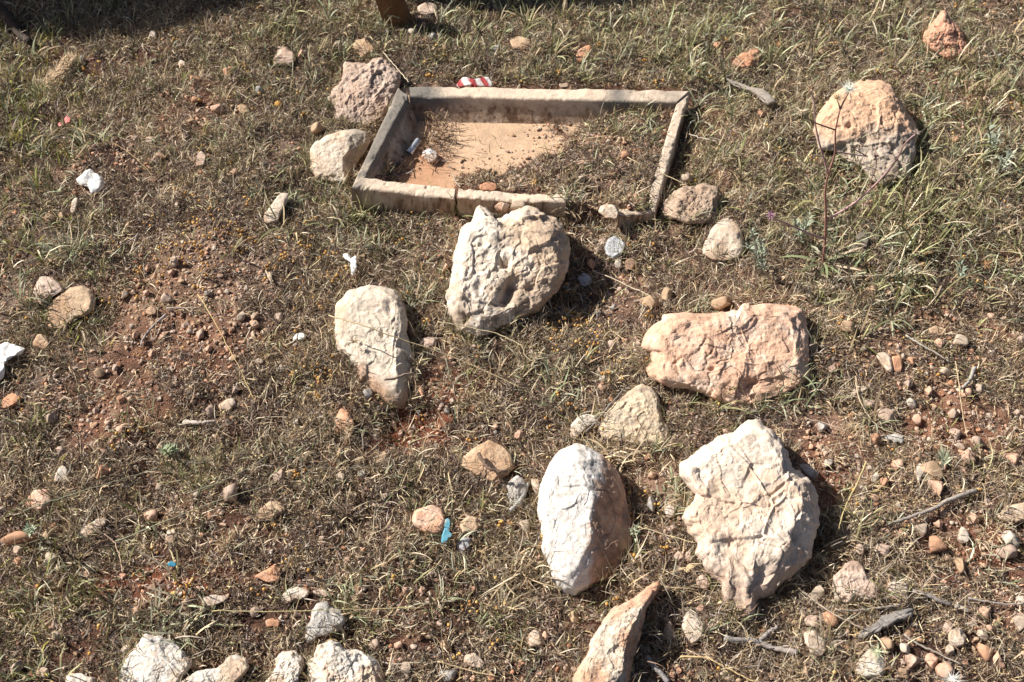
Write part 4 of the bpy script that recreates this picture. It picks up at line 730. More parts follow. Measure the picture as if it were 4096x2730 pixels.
def tufts(nt_, rng_blades, Lr, Wr, wfun, palf, name, label, spread=.012, lean=(.25, .55), curl=(.9, .5), mat=None, rootc=(.30, .24, .14), cat='grass'):
    x, y, z, X, Y = sample(nt_); w = wfun(x, y, X, Y); k = (RNG.random(len(x)) < w) & ~blocked(X, Y) & ~inside_bare(x, y, X, Y, 60); x, y, z, X, Y = x[k], y[k], z[k], X[k], Y[k]
    nb = RNG.integers(*rng_blades, len(x)); i = np.repeat(np.arange(len(x)), nb); m = len(i); sz = RNG.uniform(.65, 1.25, len(x))[i]
    az = RNG.uniform(0, 6.28, m); r = RNG.random(m)*spread; bx = x[i]+r*np.cos(az); by = y[i]+r*np.sin(az)
    P = np.stack([bx, by, H(bx, by)], 1); th = np.abs(RNG.normal(lean[0], lean[1], m))+.08; L = RNG.uniform(*Lr, m)*sz
    col = palf(X[i], Y[i], m, i)
    v, f, c = ribbons(P, az+RNG.normal(0, .3, m), th, np.abs(RNG.normal(curl[0], curl[1], m)), L, RNG.uniform(*Wr, m), col, 4, side_tilt=RNG.normal(0, .5, m), root=np.tile(rootc, (m, 1)), curlaz=RNG.normal(0, .6, m))
    return tag(mesh_obj(name, v, f, mat or M_leaf, col=c, smooth=False), label, cat, kind='stuff')
def gcol(X, Y, m, i):
    yl = np.clip(field(YEL_Z, X, Y), 0, 1); r = RNG.random(m); tn = np.random.default_rng(5).random(i.max()+1)[i]
    c = pick(GREEN, m); c = np.where((tn < .38)[:, None], pick(PALEG, m), c); c = np.where(((r < yl*.55))[:, None], pick(YELG, m), c); c = np.where((RNG.random(m) < .22)[:, None], pick(STRAW, m), c); return c
wg = lambda x, y, X, Y: np.clip(.05+.58*field(GREEN_Z, X, Y)-.5*field(BARE_Z, X, Y)+0.95*fbm(np.stack([x, y, 0*x], 1)*8, 3, 77), .015, 1)
tufts(12500, (4, 10), (.018, .048), (.0012, .0027), wg, gcol, 'green_grass', 'low green grass tufts growing among the dry litter')
tufts(2300, (5, 12), (.032, .08), (.0018, .0044), lambda x, y, X, Y: np.clip(field([(3000, 250, 900, 300, .8), (3600, 900, 520, 330, 1.1), (3900, 500, 300, 300, .8), (1400, 850, 300, 100, .9), (80, 700, 200, 420, .8), (1250, 130, 350, 150, .5), (300, 2400, 300, 250, .35), (2000, 100, 700, 90, .5), (3130, 1580, 200, 90, .5)], X, Y), 0, 1), gcol,
      'tall_grass', 'taller green and straw coloured grass in patches', spread=.014, lean=(.35, .4), curl=(1.0, .5))
tufts(5200, (8, 18), (.018, .048), (.0009, .0018), lambda x, y, X, Y: np.clip(.17+.5*fbm(np.stack([x, y, 0*x], 1)*7, 3, 7)-.2*field(BARE_Z, X, Y)+.5*field([(2450, 2000, 500, 600, .6), (3500, 2000, 400, 500, .4), (3150, 1200, 200, 120, .8), (500, 1000, 350, 120, .8), (2300, 1450, 400, 200, .5)], X, Y), .03, 1), lambda X, Y, m, i: pick(np.vstack([STRAW, TWIG[3:4]]), m),
      'dead_tufts', 'withered straw and grey grass tufts', lean=(.6, .5), curl=(.7, .8), mat=M_dry, cat='dry grass', rootc=(.25, .18, .11))

def foot_grass():
    px, py = [], []
    for p, pr in BASES:
        n = int(pr/4.5); q = np.roll(p, -1, 0); L = np.linalg.norm(q-p, axis=1); c = p.mean(0)
        i = RNG.choice(len(p), n, p=L/L.sum()); t = RNG.random(n)[:, None]; e = p[i]*(1-t)+q[i]*t; k = (e[:, 1] > c[1]-.15*pr); e = e[k]; g = (RNG.random(len(e)) < .62)
        e = c+(e-c)*(1.0+RNG.uniform(-.02, .10, len(e)))[:, None]; px += list(e[g, 0]); py += list(e[g, 1]+4)
    px, py = np.array(px), np.array(py); z = 0*px
    for _ in range(4): P = G(px, py, z[..., None] if False else 0*px+z); z = H(P[:, 0], P[:, 1])
    P = G(px, py, z); nb = RNG.integers(5, 15, len(P)); i = np.repeat(np.arange(len(P)), nb); m = len(i); a = RNG.uniform(0, 6.28, m); r = RNG.random(m)*.012
    B = np.stack([P[i, 0]+r*np.cos(a), P[i, 1]+r*np.sin(a), 0*r], 1); B[:, 2] = H(B[:, 0], B[:, 1])
    gr = np.clip(.25+field(GREEN_Z, px, py), 0, .8)[i]; c = np.where((RNG.random(m) < gr)[:, None], pick(np.vstack([GREEN, PALEG]), m), pick(np.vstack([STRAW, TWIG]), m))
    v, f, c = ribbons(B, RNG.uniform(0, 6.28, m), np.abs(RNG.normal(.5, .45, m)), RNG.normal(.5, .9, m), RNG.uniform(.016, .058, m), RNG.uniform(.0009, .0023, m), c, 4, side_tilt=RNG.normal(0, .5, m), curlaz=RNG.normal(0, 1.2, m))
    tag(mesh_obj('stone_edge_grass', v, f, M_leaf, col=c, smooth=False), 'grass and dry stems growing up around the feet of the stones', 'grass', kind='stuff')
foot_grass()

# ------------------------------------------------------------------ dried yellow flower heads
def yellow_heads():
    x, y, z, X, Y = sample(14000)
    w = np.clip(1.7*field([(2300, 1290, 160, 90, .5), (1200, 1060, 260, 110, .35), (800, 900, 180, 120, .2), (1230, 1500, 120, 110, .2), (2300, 2200, 400, 300, .07), (900, 2330, 300, 120, .12), (1750, 1500, 200, 200, .08), (1950, 2500, 200, 150, .12), (2350, 1600, 150, 200, .12), (1040, 380, 120, 80, .15), (650, 1100, 250, 120, .12)], X, Y)+.02, 0, 1)
    k = (RNG.random(len(x)) < w) & ~blocked(X, Y) & ~inside_bare(x, y, X, Y, 60); x, y = x[k], y[k]; nb = RNG.integers(1, 5, len(x)); i = np.repeat(np.arange(len(x)), nb); m = len(i)
    bx = x[i]+RNG.normal(0, .007, m); by = y[i]+RNG.normal(0, .007, m); s = RNG.uniform(.0018, .0036, m); V0, F0 = ICO1
    sh = np.stack([V0*(1+.35*fbm(V0*3+k_, 2, k_))[:, None] for k_ in range(6)])
    v = sh[RNG.integers(0, 6, m)]*s[:, None, None]+np.stack([bx, by, H(bx, by)+RNG.uniform(.006, .016, m)], 1)[:, None]
    c = np.array([(.58, .33, .09), (.50, .27, .07), (.62, .40, .14), (.40, .20, .06)])[RNG.integers(0, 4, m)]
    f = (F0[None]+(np.arange(m)*len(V0))[:, None, None]).reshape(-1, 3)
    tag(mesh_obj('dried_flower_heads', v.reshape(-1, 3), f, M_dry, col=np.repeat(c, len(V0), 0)), 'tiny ochre yellow dried flower heads sprinkled over the litter', 'dried flowers', kind='stuff')
yellow_heads()

# ------------------------------------------------------------------ single tufts that stand out
def grass_tuft(px, py, label, pal, n=40, L=(.05, .09), wd=(.0018, .0034), lean=(.7, .45), curl=(.9, .6), spread=.02, bias=None, name='grass_tuft', mat=None):
    p = at(px, py); az = RNG.uniform(0, 6.28, n)
    if bias is not None: az = np.where(RNG.random(n) < .6, RNG.normal(bias, .6, n), az)
    ra = RNG.uniform(0, 6.28, n); r = RNG.random(n)**.6*spread*1.9; P = np.stack([p[0]+r*np.cos(ra), p[1]+r*np.sin(ra), 0*r], 1); P[:, 2] = H(P[:, 0], P[:, 1])
    v, f, c = ribbons(P, az, np.abs(RNG.normal(lean[0], lean[1], n)), RNG.normal(curl[0], curl[1]*1.5, n), (L[0]*.35+(L[1]*.85-L[0]*.35)*RNG.random(n)**1.4), RNG.uniform(*wd, n), pick(np.vstack([pal, pal, STRAW[:2], TWIG[:1]]), n), 5, side_tilt=RNG.normal(0, .4, n), root=np.tile((.30, .24, .15), (n, 1)), curlaz=RNG.normal(0, 1.5, n))
    o = mesh_obj(name, v-p, f, mat or M_leaf, col=c, smooth=False); o.location = p
    return tag(o, label, 'grass tuft', 'grass tufts that stand out')
for a_ in [
 (2245, 1600, 'pale green grass tuft left of the wide pink boulder, above the crescent stone', PALEG, 60, (.04, .08)), (3170, 1590, 'greyish green curly grass tuft at the lower right corner of the wide pink boulder', PALEG, 95, (.05, .11)),
 (2690, 2000, 'wiry pale tuft touching the left side of the largest boulder', PALEG, 70, (.04, .075)), (3420, 2110, 'green tuft right of the largest boulder', GREEN, 26, (.06, .10)), (2760, 730, 'olive green tuft just right of the right wall of the trough', GREEN, 55, (.05, .09)),
 (2190, 1290, 'sparse pale curved blades at the right foot of the pitted boulder', PALEG, 14, (.06, .09)), (1430, 870, 'dense green tuft at the front left corner of the trough', GREEN, 80, (.06, .11)), (2590, 560, 'curly pale tuft growing in the soil inside the trough', PALEG, 34, (.04, .075)),
 (270, 1320, 'bright yellow green tuft below the touching pair of rocks', YELG, 60, (.05, .10)), (60, 560, 'yellow green tuft at the left edge high up', YELG, 70, (.06, .12)), (3930, 1860, 'green tuft near the right edge beside orange pebbles', GREEN, 26, (.05, .09)),
 (3960, 2260, 'pale sprawling tuft at the right edge in the lower half', PALEG, 26, (.06, .11)), (2870, 640, 'green tuft between the trough and the golden orange boulder', GREEN, 60, (.05, .09)), (3660, 760, 'tall green tuft right of the golden orange boulder', GREEN, 70, (.07, .13)),
 (3150, 880, 'broad bladed green tuft around the foot of the purple stemmed plant', GREEN, 60, (.06, .12)), (3620, 990, 'green tuft below the golden orange boulder at the right', GREEN, 60, (.06, .11)), (3900, 1120, 'straw and green tuft at the right edge below the middle of the upper half', PALEG, 40, (.05, .1)),
 (1650, 1200, 'grey green wiry tuft between the pale boulder and the pitted boulder', PALEG, 90, (.04, .075)), (1570, 1440, 'tangled grey stems hanging over the tapering boulder', TWIG[[0, 1, 3]], 46, (.04, .08)), (1370, 2410, 'pale green tuft on the rough grey rock at the bottom', PALEG, 50, (.04, .075)),
 (760, 2500, 'pale grass tuft between the bluish white boulder and its neighbour', PALEG, 80, (.05, .09)), (640, 2480, 'grey green tuft just above the bluish white boulder', PALEG, 70, (.05, .08)), (320, 2400, 'green tuft at the lower left above the flat white rock', GREEN, 70, (.05, .09)),
 (1150, 130, 'bushy green tuft high up left of the post', GREEN, 80, (.06, .11)), (350, 560, 'feathery grey green tuft above the white crumpled paper', PALEG, 80, (.05, .1)), (300, 1000, 'wide pale tuft above the touching pair of rocks', PALEG, 110, (.07, .13)), (2590, 2330, 'dry straw sheaf between the oval boulder and the long jagged rock', STRAW, 80, (.06, .11)),
 (2100, 2300, 'dry brown sheaf leaning on the lower left of the oval boulder', STRAW, 120, (.07, .13)), (2440, 1850, 'dry straw sheaf on the upper right of the oval boulder', STRAW, 80, (.06, .12)), (3460, 1450, 'small withered tuft of stiff pale blades in the stony ground at the right', STRAW, 26, (.04, .07)), (1990, 620, 'greyish tuft on the soil edge inside the trough', PALEG, 60, (.03, .06)), (2260, 800, 'pale green tuft spilling over the buried part of the front wall', PALEG, 60, (.03, .055)), (2590, 850, 'low green tuft covering the sunken right front corner of the trough', GREEN, 50, (.03, .06)), (2285, 830, 'wispy straw tuft hiding the end of the front wall', STRAW, 50, (.025, .05)), (2420, 815, 'straw and grey tuft on the soil ridge over the front wall', STRAW, 44, (.025, .05)),
 (540, 1700, 'olive tuft in the lower left litter near the salmon rock', GREEN, 60, (.03, .06)), (1230, 1540, 'thin green tuft left of the lower end of the tapering boulder', GREEN, 50, (.03, .06)), (1060, 1400, 'wispy green tuft in the middle of the gravel', GREEN, 40, (.03, .055)), (150, 1700, 'green tuft at the left edge in the lower half', GREEN, 70, (.04, .07)), (760, 1900, 'spreading green tuft right of the pointed white stone', GREEN, 60, (.03, .06)), (2780, 1250, 'pale curled tuft above the wide pink boulder', PALEG, 60, (.04, .08))]:
    grass_tuft(a_[0], a_[1], a_[2], a_[3], a_[4], a_[5])

# ------------------------------------------------------------------ sticks, stalks
def stick(name, pts, label, cat, r0=.003, r1=.001, h=.012, col=(.45, .40, .34), mat=None, hs=None, group=None, jit=.0006, m=5, seg=6, flat=None):
    P = []
    for i, (x, y) in enumerate(pts):
        dz = h if hs is None else hs[i]; P.append(at(x, y, dz))
    P = smoothpath(P, m); rg = np.random.default_rng(len(label)+int(pts[0][0])); P = P+rg.normal(0, jit, P.shape)
    v, F = tube(P, r0, r1, seg); loc = P[0].copy(); a = fbm(v*90, 3, 5)
    o = mesh_obj(name, v-loc, F, mat or M_wood, col=np.array(col)*(1+.3*a)[:, None]); o.location = loc; return tag(o, label, cat, group)
GS_ = 'dry stalks lying across the ground'
t0 = lambda ox, oy, l: T(ox, oy, l)
stick('dry_stalk', t0(0, 0, [(470,830),(640,900),(800,970),(920,1060),(1020,1180)]), 'long straw stalk running down right from the pink petals', 'stalk', 0.00092, 0.00053, .02, (.52, .38, .20), group=GS_)
stick('dry_stalk', t0(0, 900, [(1310,460),(1450,700),(1560,900),(1640,1080),(1680,1160)]), 'bent golden stalk over the gravel left of the tapering boulder', 'stalk', 0.00106, 0.00059, .02, (.58, .42, .20), group=GS_)
stick('dry_stalk', t0(0, 0, [(1560,600),(1670,670)])+t0(1000, 0, [(60,700)]), 'short pale stalk in the gravel high up on the left', 'stalk', 0.00132, 0.00079, .014, (.55, .46, .36), group=GS_)
stick('dry_stalk', t0(1000, 900, [(520,600),(740,660),(950,740),(1200,820),(1500,940),(1816,1090)]), 'very long straw stalk crossing the tapering boulder and the ground right of it', 'stalk', 0.00119, 0.00092, .05, (.52, .42, .25), group=GS_, hs=[.09, .10, .09, .07, .05, .03])
stick('dry_stalk', t0(1000, 900, [(1240,640),(1480,680),(1660,730),(1816,800)])+t0(2000, 900, [(150,870),(260,920)]), 'straw stalk passing the lower end of the pitted boulder', 'stalk', 0.00106, 0.00066, .05, (.54, .44, .28), group=GS_)
stick('dry_stalk', t0(2000, 900, [(610,300),(760,360),(900,430),(1030,485)]), 'pale stalk right of the pitted boulder below the grey stone', 'stalk', 0.00132, 0.00079, .02, (.60, .50, .36), group=GS_)
stick('dry_stalk', t0(1000, 0, [(875,340),(960,440),(1050,545)]), 'pale straw leaning on the back left corner of the trough', 'stalk', 0.00119, 0.00079, .05, (.62, .54, .40), group=GS_, hs=[.01, .03, .06])
stick('dry_stalk', t0(1000, 0, [(1205,870),(1240,960),(1310,1080),(1340,1170),(1390,1240)]), 'grey forked stalk lying over the floor of the trough', 'stalk', 0.00145, 0.00092, .02, (.42, .36, .30), group=GS_)
stick('dry_stalk', t0(1000, 0, [(1060,1150),(1100,1090),(1150,1030)]), 'dark thin stalk beside the pink and white stone in the trough', 'stalk', 0.00106, 0.00066, .012, (.34, .28, .22), group=GS_)
stick('dry_stalk', t0(2000, 0, [(240,975),(430,940),(600,910),(720,900),(800,850),(905,780)]), 'straw stalk on the soil fill inside the trough', 'stalk', 0.00106, 0.00066, .02, (.62, .50, .30), group=GS_)
stick('dry_stalk', t0(2000, 0, [(840,1040),(940,1090),(1060,1140),(1200,1210)]), 'straw stalk crossing the right wall of the trough', 'stalk', 0.00106, 0.00066, .045, (.55, .44, .26), group=GS_)
stick('dry_stalk', t0(2000, 0, [(1220,880),(1320,910),(1440,935)]), 'pale bent stalk just right of the right wall of the trough', 'stalk', 0.00158, 0.00079, .02, (.55, .48, .40), group=GS_)
stick('dry_stalk', t0(0, 1780, [(150,440),(430,340),(700,260),(930,190),(1050,150)]), 'long grey green stem over the lower left grass, upper of several', 'stalk', 0.00106, 0.00053, .03, (.30, .30, .20), group=GS_)
stick('dry_stalk', t0(0, 1780, [(760,640),(1100,500),(1400,380),(1700,290),(1816,240)]), 'long pale green stem over the lower left grass, lower of several', 'stalk', 0.00106, 0.00053, .03, (.34, .34, .22), group=GS_)
stick('dry_stalk', t0(0, 1780, [(1240,320),(1500,230),(1700,120),(1800,40)]), 'thin grey stem rising to the right in the lower left grass', 'stalk', 0.00092, 0.00053, .03, (.34, .32, .24), group=GS_)
stick('dry_stalk', t0(0, 1780, [(690,590),(760,640),(790,740),(810,850)]), 'hooked pale brown stem in the red soil at the lower left', 'stalk', 0.00106, 0.00066, .02, (.50, .36, .26), group=GS_)
stick('dry_stalk', t0(0, 1780, [(935,925),(1060,970),(1230,1035)]), 'pinkish brown stem above the long flat white stone', 'stalk', 0.00119, 0.00066, .015, (.46, .33, .24), group=GS_)
stick('dry_stalk', t0(0, 1780, [(1400,1095),(1816,1100)])+t0(1000, 1780, [(420,1095),(800,1085),(1150,1075)]), 'very long straight straw running level across the lower left', 'stalk', 0.00079, 0.00053, .045, (.52, .44, .22), group=GS_)
stick('dry_stalk', t0(1000, 1780, [(1240,1430),(1400,1475),(1530,1510),(1640,1530)]), 'straw stalk near the bottom edge in the middle', 'stalk', 0.00106, 0.00066, .015, (.60, .46, .28), group=GS_)
stick('dry_stalk', t0(2000, 1780, [(1190,1400),(1370,1405),(1480,1460),(1600,1530),(1700,1568)]), 'wavy straw stalk at the bottom edge right of the long jagged rock', 'stalk', 0.00158, 0.00092, .015, (.62, .46, .24), group=GS_)
stick('dry_stalk', t0(2000, 1780, [(900,535),(1080,590),(1290,650)]), 'straight straw bridging the gap between the two white boulders', 'stalk', 0.00119, 0.00079, .035, (.60, .48, .30), group=GS_)
stick('dry_stalk', t0(2996, 900, [(1035,730),(1150,800),(1240,850),(1330,910)]), 'grey straight stem in the stony ground at the right', 'stalk', 0.00198, 0.00119, .015, (.42, .38, .32), group=GS_)
stick('dry_stalk', t0(2996, 900, [(705,1000),(720,1140),(780,1260),(870,1350),(1110,1420)]), 'long curved straw below the curved cream shard', 'stalk', 0.00132, 0.00066, .02, (.52, .42, .28), group=GS_)
stick('dry_stalk', t0(2996, 900, [(1365,900),(1390,1080),(1410,1260),(1445,1400)]), 'slender straw running down the stony ground near the right edge', 'stalk', 0.00119, 0.00066, .02, (.55, .42, .26), group=GS_)
stick('dry_stalk', t0(2996, 900, [(560,345),(700,340),(890,330)]), 'level pale straw below the dark slate stone', 'stalk', 0.00145, 0.00092, .02, (.58, .48, .36), group=GS_)
stick('dry_stalk', t0(2996, 900, [(385,1285),(500,1310),(650,1360)]), 'reddish straw at the upper right of the largest boulder', 'stalk', 0.00132, 0.00066, .025, (.50, .38, .28), group=GS_)
stick('dry_stalk', t0(2996, 1780, [(780,110),(720,240),(640,400),(590,550),(560,650)]), 'thick golden reed standing right of the largest boulder', 'stalk', 0.00172, 0.00079, .03, (.50, .40, .20), group=GS_, hs=[.10, .08, .05, .03, .0])
GT = 'grey twigs on the stony ground'
stick('twig', t0(2996, 1780, [(920,525),(1060,480),(1200,430),(1350,350),(1500,300)]), 'long grey twig right of the largest boulder', 'twig', .0024, .0048, .015, (.36, .31, .27), group=GT)
stick('twig', t0(2996, 1780, [(1080,960),(1180,990),(1260,1030),(1330,1055)]), 'short grey twig right of the cracked cream stone', 'twig', .004, .0035, .012, (.36, .32, .29), group=GT)
stick('twig', t0(2996, 1780, [(1370,1065),(1450,1100)]), 'stubby grey twig near the right edge', 'twig', .0045, .003, .012, (.33, .30, .27), group=GT)
stick('twig', t0(2996, 1780, [(1450,1010),(1560,1035),(1700,1055),(1816,1050)]), 'thin grey twig reaching the right edge', 'twig', .002, .0012, .012, (.38, .33, .29), group=GT)
stick('twig', t0(2996, 1780, [(0,1300),(120,1335),(230,1360),(320,1370)]), 'grey twig below the tip of the largest boulder', 'twig', .0025, .005, .012, (.38, .33, .30), group=GT)
stick('twig', t0(2996, 1780, [(80,1285),(140,1230),(190,1205)]), 'short twig slanting up below the largest boulder', 'twig', .004, .0028, .012, (.34, .30, .27), group=GT)
stick('twig', t0(2000, 1780, [(1480,1275),(1560,1295),(1680,1290),(1816,1345)]), 'grey branching twig below and left of the largest boulder', 'twig', .005, .003, .012, (.38, .35, .32), group=GT)
stick('twig', t0(2000, 1780, [(965,1400),(1020,1470),(1080,1530),(1110,1568)]), 'dark grey twig beside the long jagged rock at the bottom', 'twig', .005, .004, .012, (.30, .27, .26), group=GT)
stick('twig', t0(2996, 1780, [(570,1085),(700,1100),(850,1080),(1000,1060)]), 'thin curved twig under the grainy pink tan rock', 'twig', .0016, .0024, .012, (.40, .34, .28), group=GT)
stick('twig', t0(2996, 1780, [(330,950),(470,1060),(600,1140),(760,1215)]), 'long thin brown twig below the grainy pink tan rock', 'twig', .0018, .001, .015, (.44, .36, .28), group=GT)
stick('twig', t0(2996, 1780, [(1020,1250),(1120,1320),(1250,1380),(1400,1450)]), 'thin twig among pebbles at the lower right', 'twig', .0018, .0012, .01, (.42, .36, .30), group=GT)
stick('twig', t0(0, 900, [(1100,590),(1000,680),(950,740),(930,800)]), 'bent grey twig in the bare gravel right of the touching pair', 'twig', .003, .0018, .012, (.40, .34, .30), group=GT)
stick('twig', t0(0, 900, [(1215,1300),(1290,1312),(1370,1302),(1430,1290)]), 'pale curved stick below the wedge shaped cream stone', 'twig', .0055, .0018, .012, (.58, .50, .42), group=GT)
stick('twig', t0(0, 900, [(1100,550),(1200,552),(1330,548)]), 'thin straight twig over the gravel left of the golden stalk', 'twig', .002, .0012, .012, (.42, .34, .28), group=GT)
stick('twig', t0(2000, 900, [(570,1370),(660,1270),(740,1170),(820,1085)]), 'grey twig leaning left of the yellowish lichened rock', 'twig', .0018, .0014, .02, (.34, .30, .26), group=GT)
stick('twig', t0(1000, 1780, [(1510,60),(1560,150),(1640,180),(1700,180)]), 'dark knotty twig lying on the flat beige rock', 'twig', .004, .002, .045, (.14, .095, .07), group=GT, hs=[.03, .04, .05, .05], jit=.0015)
stick('twig', t0(1000, 900, [(890,1022),(960,1015),(1020,990),(1080,985)]), 'brown twig against the lower right of the tapering boulder', 'twig', .002, .003, .05, (.34, .25, .19), group=GT, hs=[.09, .085, .07, .05])
stick('twig', t0(2000, 1780, [(180,255),(160,330),(120,390),(70,435)]), 'grey twig beside the holey grey stone left of the oval boulder', 'twig', .0028, .0038, .02, (.42, .40, .38), group=GT)
stick('twig', t0(2996, 900, [(1490,940),(1460,1030),(1400,1085)]), 'crooked grey twig among stones at the right', 'twig', .004, .0025, .014, (.42, .38, .34), group=GT)
stick('twig', t0(0, 0, [(0,60),(60,130),(110,210),(200,280)]), 'dark thick stick in the shade at the upper left corner', 'twig', .016, .008, .02, (.07, .05, .04), group=GT)  # dark stick added in place of a band of shadow

# ------------------------------------------------------------------ small litter that people left
def crumple(name, poly, label, cat, colf, mat=M_paper, amp=.14, hf=.35, seed=3, z0=None, lift=0.0, tilt=12):
    """a crumpled sheet: many flat folded faces meeting in sharp creases"""
    o = stone(name, poly, label, 'white', cat, hf=hf, tilt=tilt, rough=.15, res=26, mat=mat, obst=True, seed=seed, jag=.05, z0=z0, lift=lift, sink=0, under=.12)
    me = o.data; n = len(me.vertices); v = np.zeros(n*3, np.float32); me.vertices.foreach_get('co', v); v = v.reshape(-1, 3).astype(float)
    no = np.zeros(n*3, np.float32); me.vertices.foreach_get('normal', no); no = no.reshape(-1, 3)
    sz = np.ptp(v[:, :2], axis=0).max(); s = v/sz*3.4+seed; d = 0*v[:, 0]
    for k in range(7):
        rg = np.random.default_rng(seed*10+k); ax = rg.normal(size=3); ax /= np.linalg.norm(ax); t = (s@ax)*rg.uniform(.5, 1.2)+rg.uniform(0, 5); d += (abs((t % 2)-1)-.5)*(.8**k)
    v = v+no*(d*amp*sz*.28)[:, None]+fbm(s*2, 2, 4)[:, None]*sz*.02
    me.vertices.foreach_set('co', v.astype(np.float32).ravel()); me.polygons.foreach_set('use_smooth', np.zeros(len(me.polygons), bool)); me.update(); set_col(me, colf(s, d)); return o
whitec = lambda s, d: np.array([.76, .75, .73])*(1-.25*sst(.1, .6, fbm(s*1.5, 3, 9)))[:, None]*np.array([1, .97, .93])**(sst(.0, .5, fbm(s*2.5, 2, 4))[:, None]*2)
crumple('crumpled_paper', t0(0, 0, [(600,1120),(650,1150),(700,1200),(690,1235),(650,1260),(605,1280),(580,1235),(520,1215),(505,1180),(545,1165),(560,1130)]), 'bright white crumpled paper lying in the upper left grass', 'paper', whitec, seed=4)
crumple('plastic_bag', t0(0, 900, [(-60,830),(20,790),(70,785),(150,820),(140,850),(70,870),(40,920),(30,1000),(-60,1050)]), 'white crumpled plastic bag cut by the left edge', 'bag', whitec, seed=6)
crumple('paper_scrap', t0(1000, 900, [(615,195),(650,195),(660,225),(700,205),(710,250),(695,310),(665,345),(672,290),(660,245),(625,225)]), 'torn white paper scrap standing in the grass above the tapering boulder', 'paper', whitec, seed=7, lift=.01)
def stripes(s, d):
    t = np.sin(s[:, 0]*5.2+s[:, 1]*2.2) > .1; return np.where(t[:, None], np.array([.36, .05, .05]), np.array([.62, .58, .56]))
crumple('food_wrapper', t0(1000, 0, [(1372,556),(1392,528),(1420,512),(1450,530),(1490,528),(1545,505),(1580,512),(1598,545),(1595,575),(1375,575)]), 'crumpled red and white wrapper behind the back wall of the trough', 'wrapper', stripes, seed=9, z0=.03, amp=.2)
crumple('blue_fragment', T(1600, 2000, [(940,430),(990,400),(1050,415),(1060,500),(1030,580),(1020,660),(1090,720),(1070,780),(1010,800),(980,890),(900,905),(855,870),(870,790),(890,700),(930,600)], .1913), 'faded turquoise blue plastic fragment between the pink rock and the tan stone', 'plastic piece', lambda s, d: mixc(np.array([.13, .38, .48])*np.ones((len(s), 1)), .75*sst(.0, .5, fbm(s*2.4, 3, 2)), (.38, .40, .36)), seed=11, amp=.05, hf=.2, lift=.012)
crumple('blue_chip', t0(0, 1780, [(1105,785),(1130,768),(1165,785),(1160,803),(1110,800)]), 'small dark blue plastic chip in the litter at the lower left', 'plastic piece', lambda s, d: np.array([.03, .22, .34])*np.ones((len(s), 1)), seed=13, amp=.05, hf=.3, lift=.008)
crumple('flower_petals', t0(0, 0, [(425,785),(440,768),(465,780),(462,808),(435,818)]), 'coral pink fallen petals in the grass at the upper left', 'petals', lambda s, d: np.array([.80, .26, .24])*np.ones((len(s), 1)), seed=15, amp=.08, lift=.012)
crumple('flower_petals', t0(0, 0, [(380,818),(400,808),(408,830),(392,838)]), 'tiny coral petal left of the larger fallen petals', 'petals', lambda s, d: np.array([.80, .30, .28])*np.ones((len(s), 1)), seed=16, amp=.08, lift=.012)
# dull metal ring in the trough
def foil_ring():
    p = G(1655, 595, FLOOR_Z+.006); e = empty('metal_ferrule', p, 'small dull metal tube end lying in the left corner of the trough', 'metal piece')
    a = np.linspace(-1, 1, 9)[:, None]*np.array([.010, .018, .004])[None]; v, F = tube(a, .0085, .0075, 16, cap=False)
    v2, F2 = tube(a[::-1]*.98, .0068, .0060, 16, cap=False); vv, ff, _ = join([(v, F, (0, 0, 0)), (v2, F2, (0, 0, 0))]); mesh_obj('tube_wall', vv+[0, 0, .004], ff, M_foil, e)
    th = np.linspace(0, 2*np.pi, 25); ax = np.array([.010, .018, .004]); ax /= np.linalg.norm(ax); u = np.cross(ax, [0, 0, 1]); u /= np.linalg.norm(u); w = np.cross(ax, u)
    v, F = tube(-ax*.0205+.0085*(np.cos(th)[:, None]*u+np.sin(th)[:, None]*w), .0012, .0012, 6, cap=False); mesh_obj('rolled_lip', v+[0, 0, .004], F, M_foil, e)
foil_ring()
# snail shell
def shell():
    p = at(1203, 1355, .006); t = np.linspace(0, 5.2*np.pi, 70); g = np.exp(.13*(t-5.2*np.pi)); c = np.stack([.009*g*np.cos(t), .009*g*np.sin(t), .006*(1-g)], 1)
    v, F = tube(c, .0062*g+.0004, None, 9) if False else tube(c, list(.0062*g+.0004), None, 9)
    o = mesh_obj('snail_shell', v, F, M_smooth, col=np.array([.82, .78, .72])*np.ones((len(v), 1))); o.location = p; tag(o, 'white coiled snail shell left of the tapering boulder', 'snail shell')
shell()
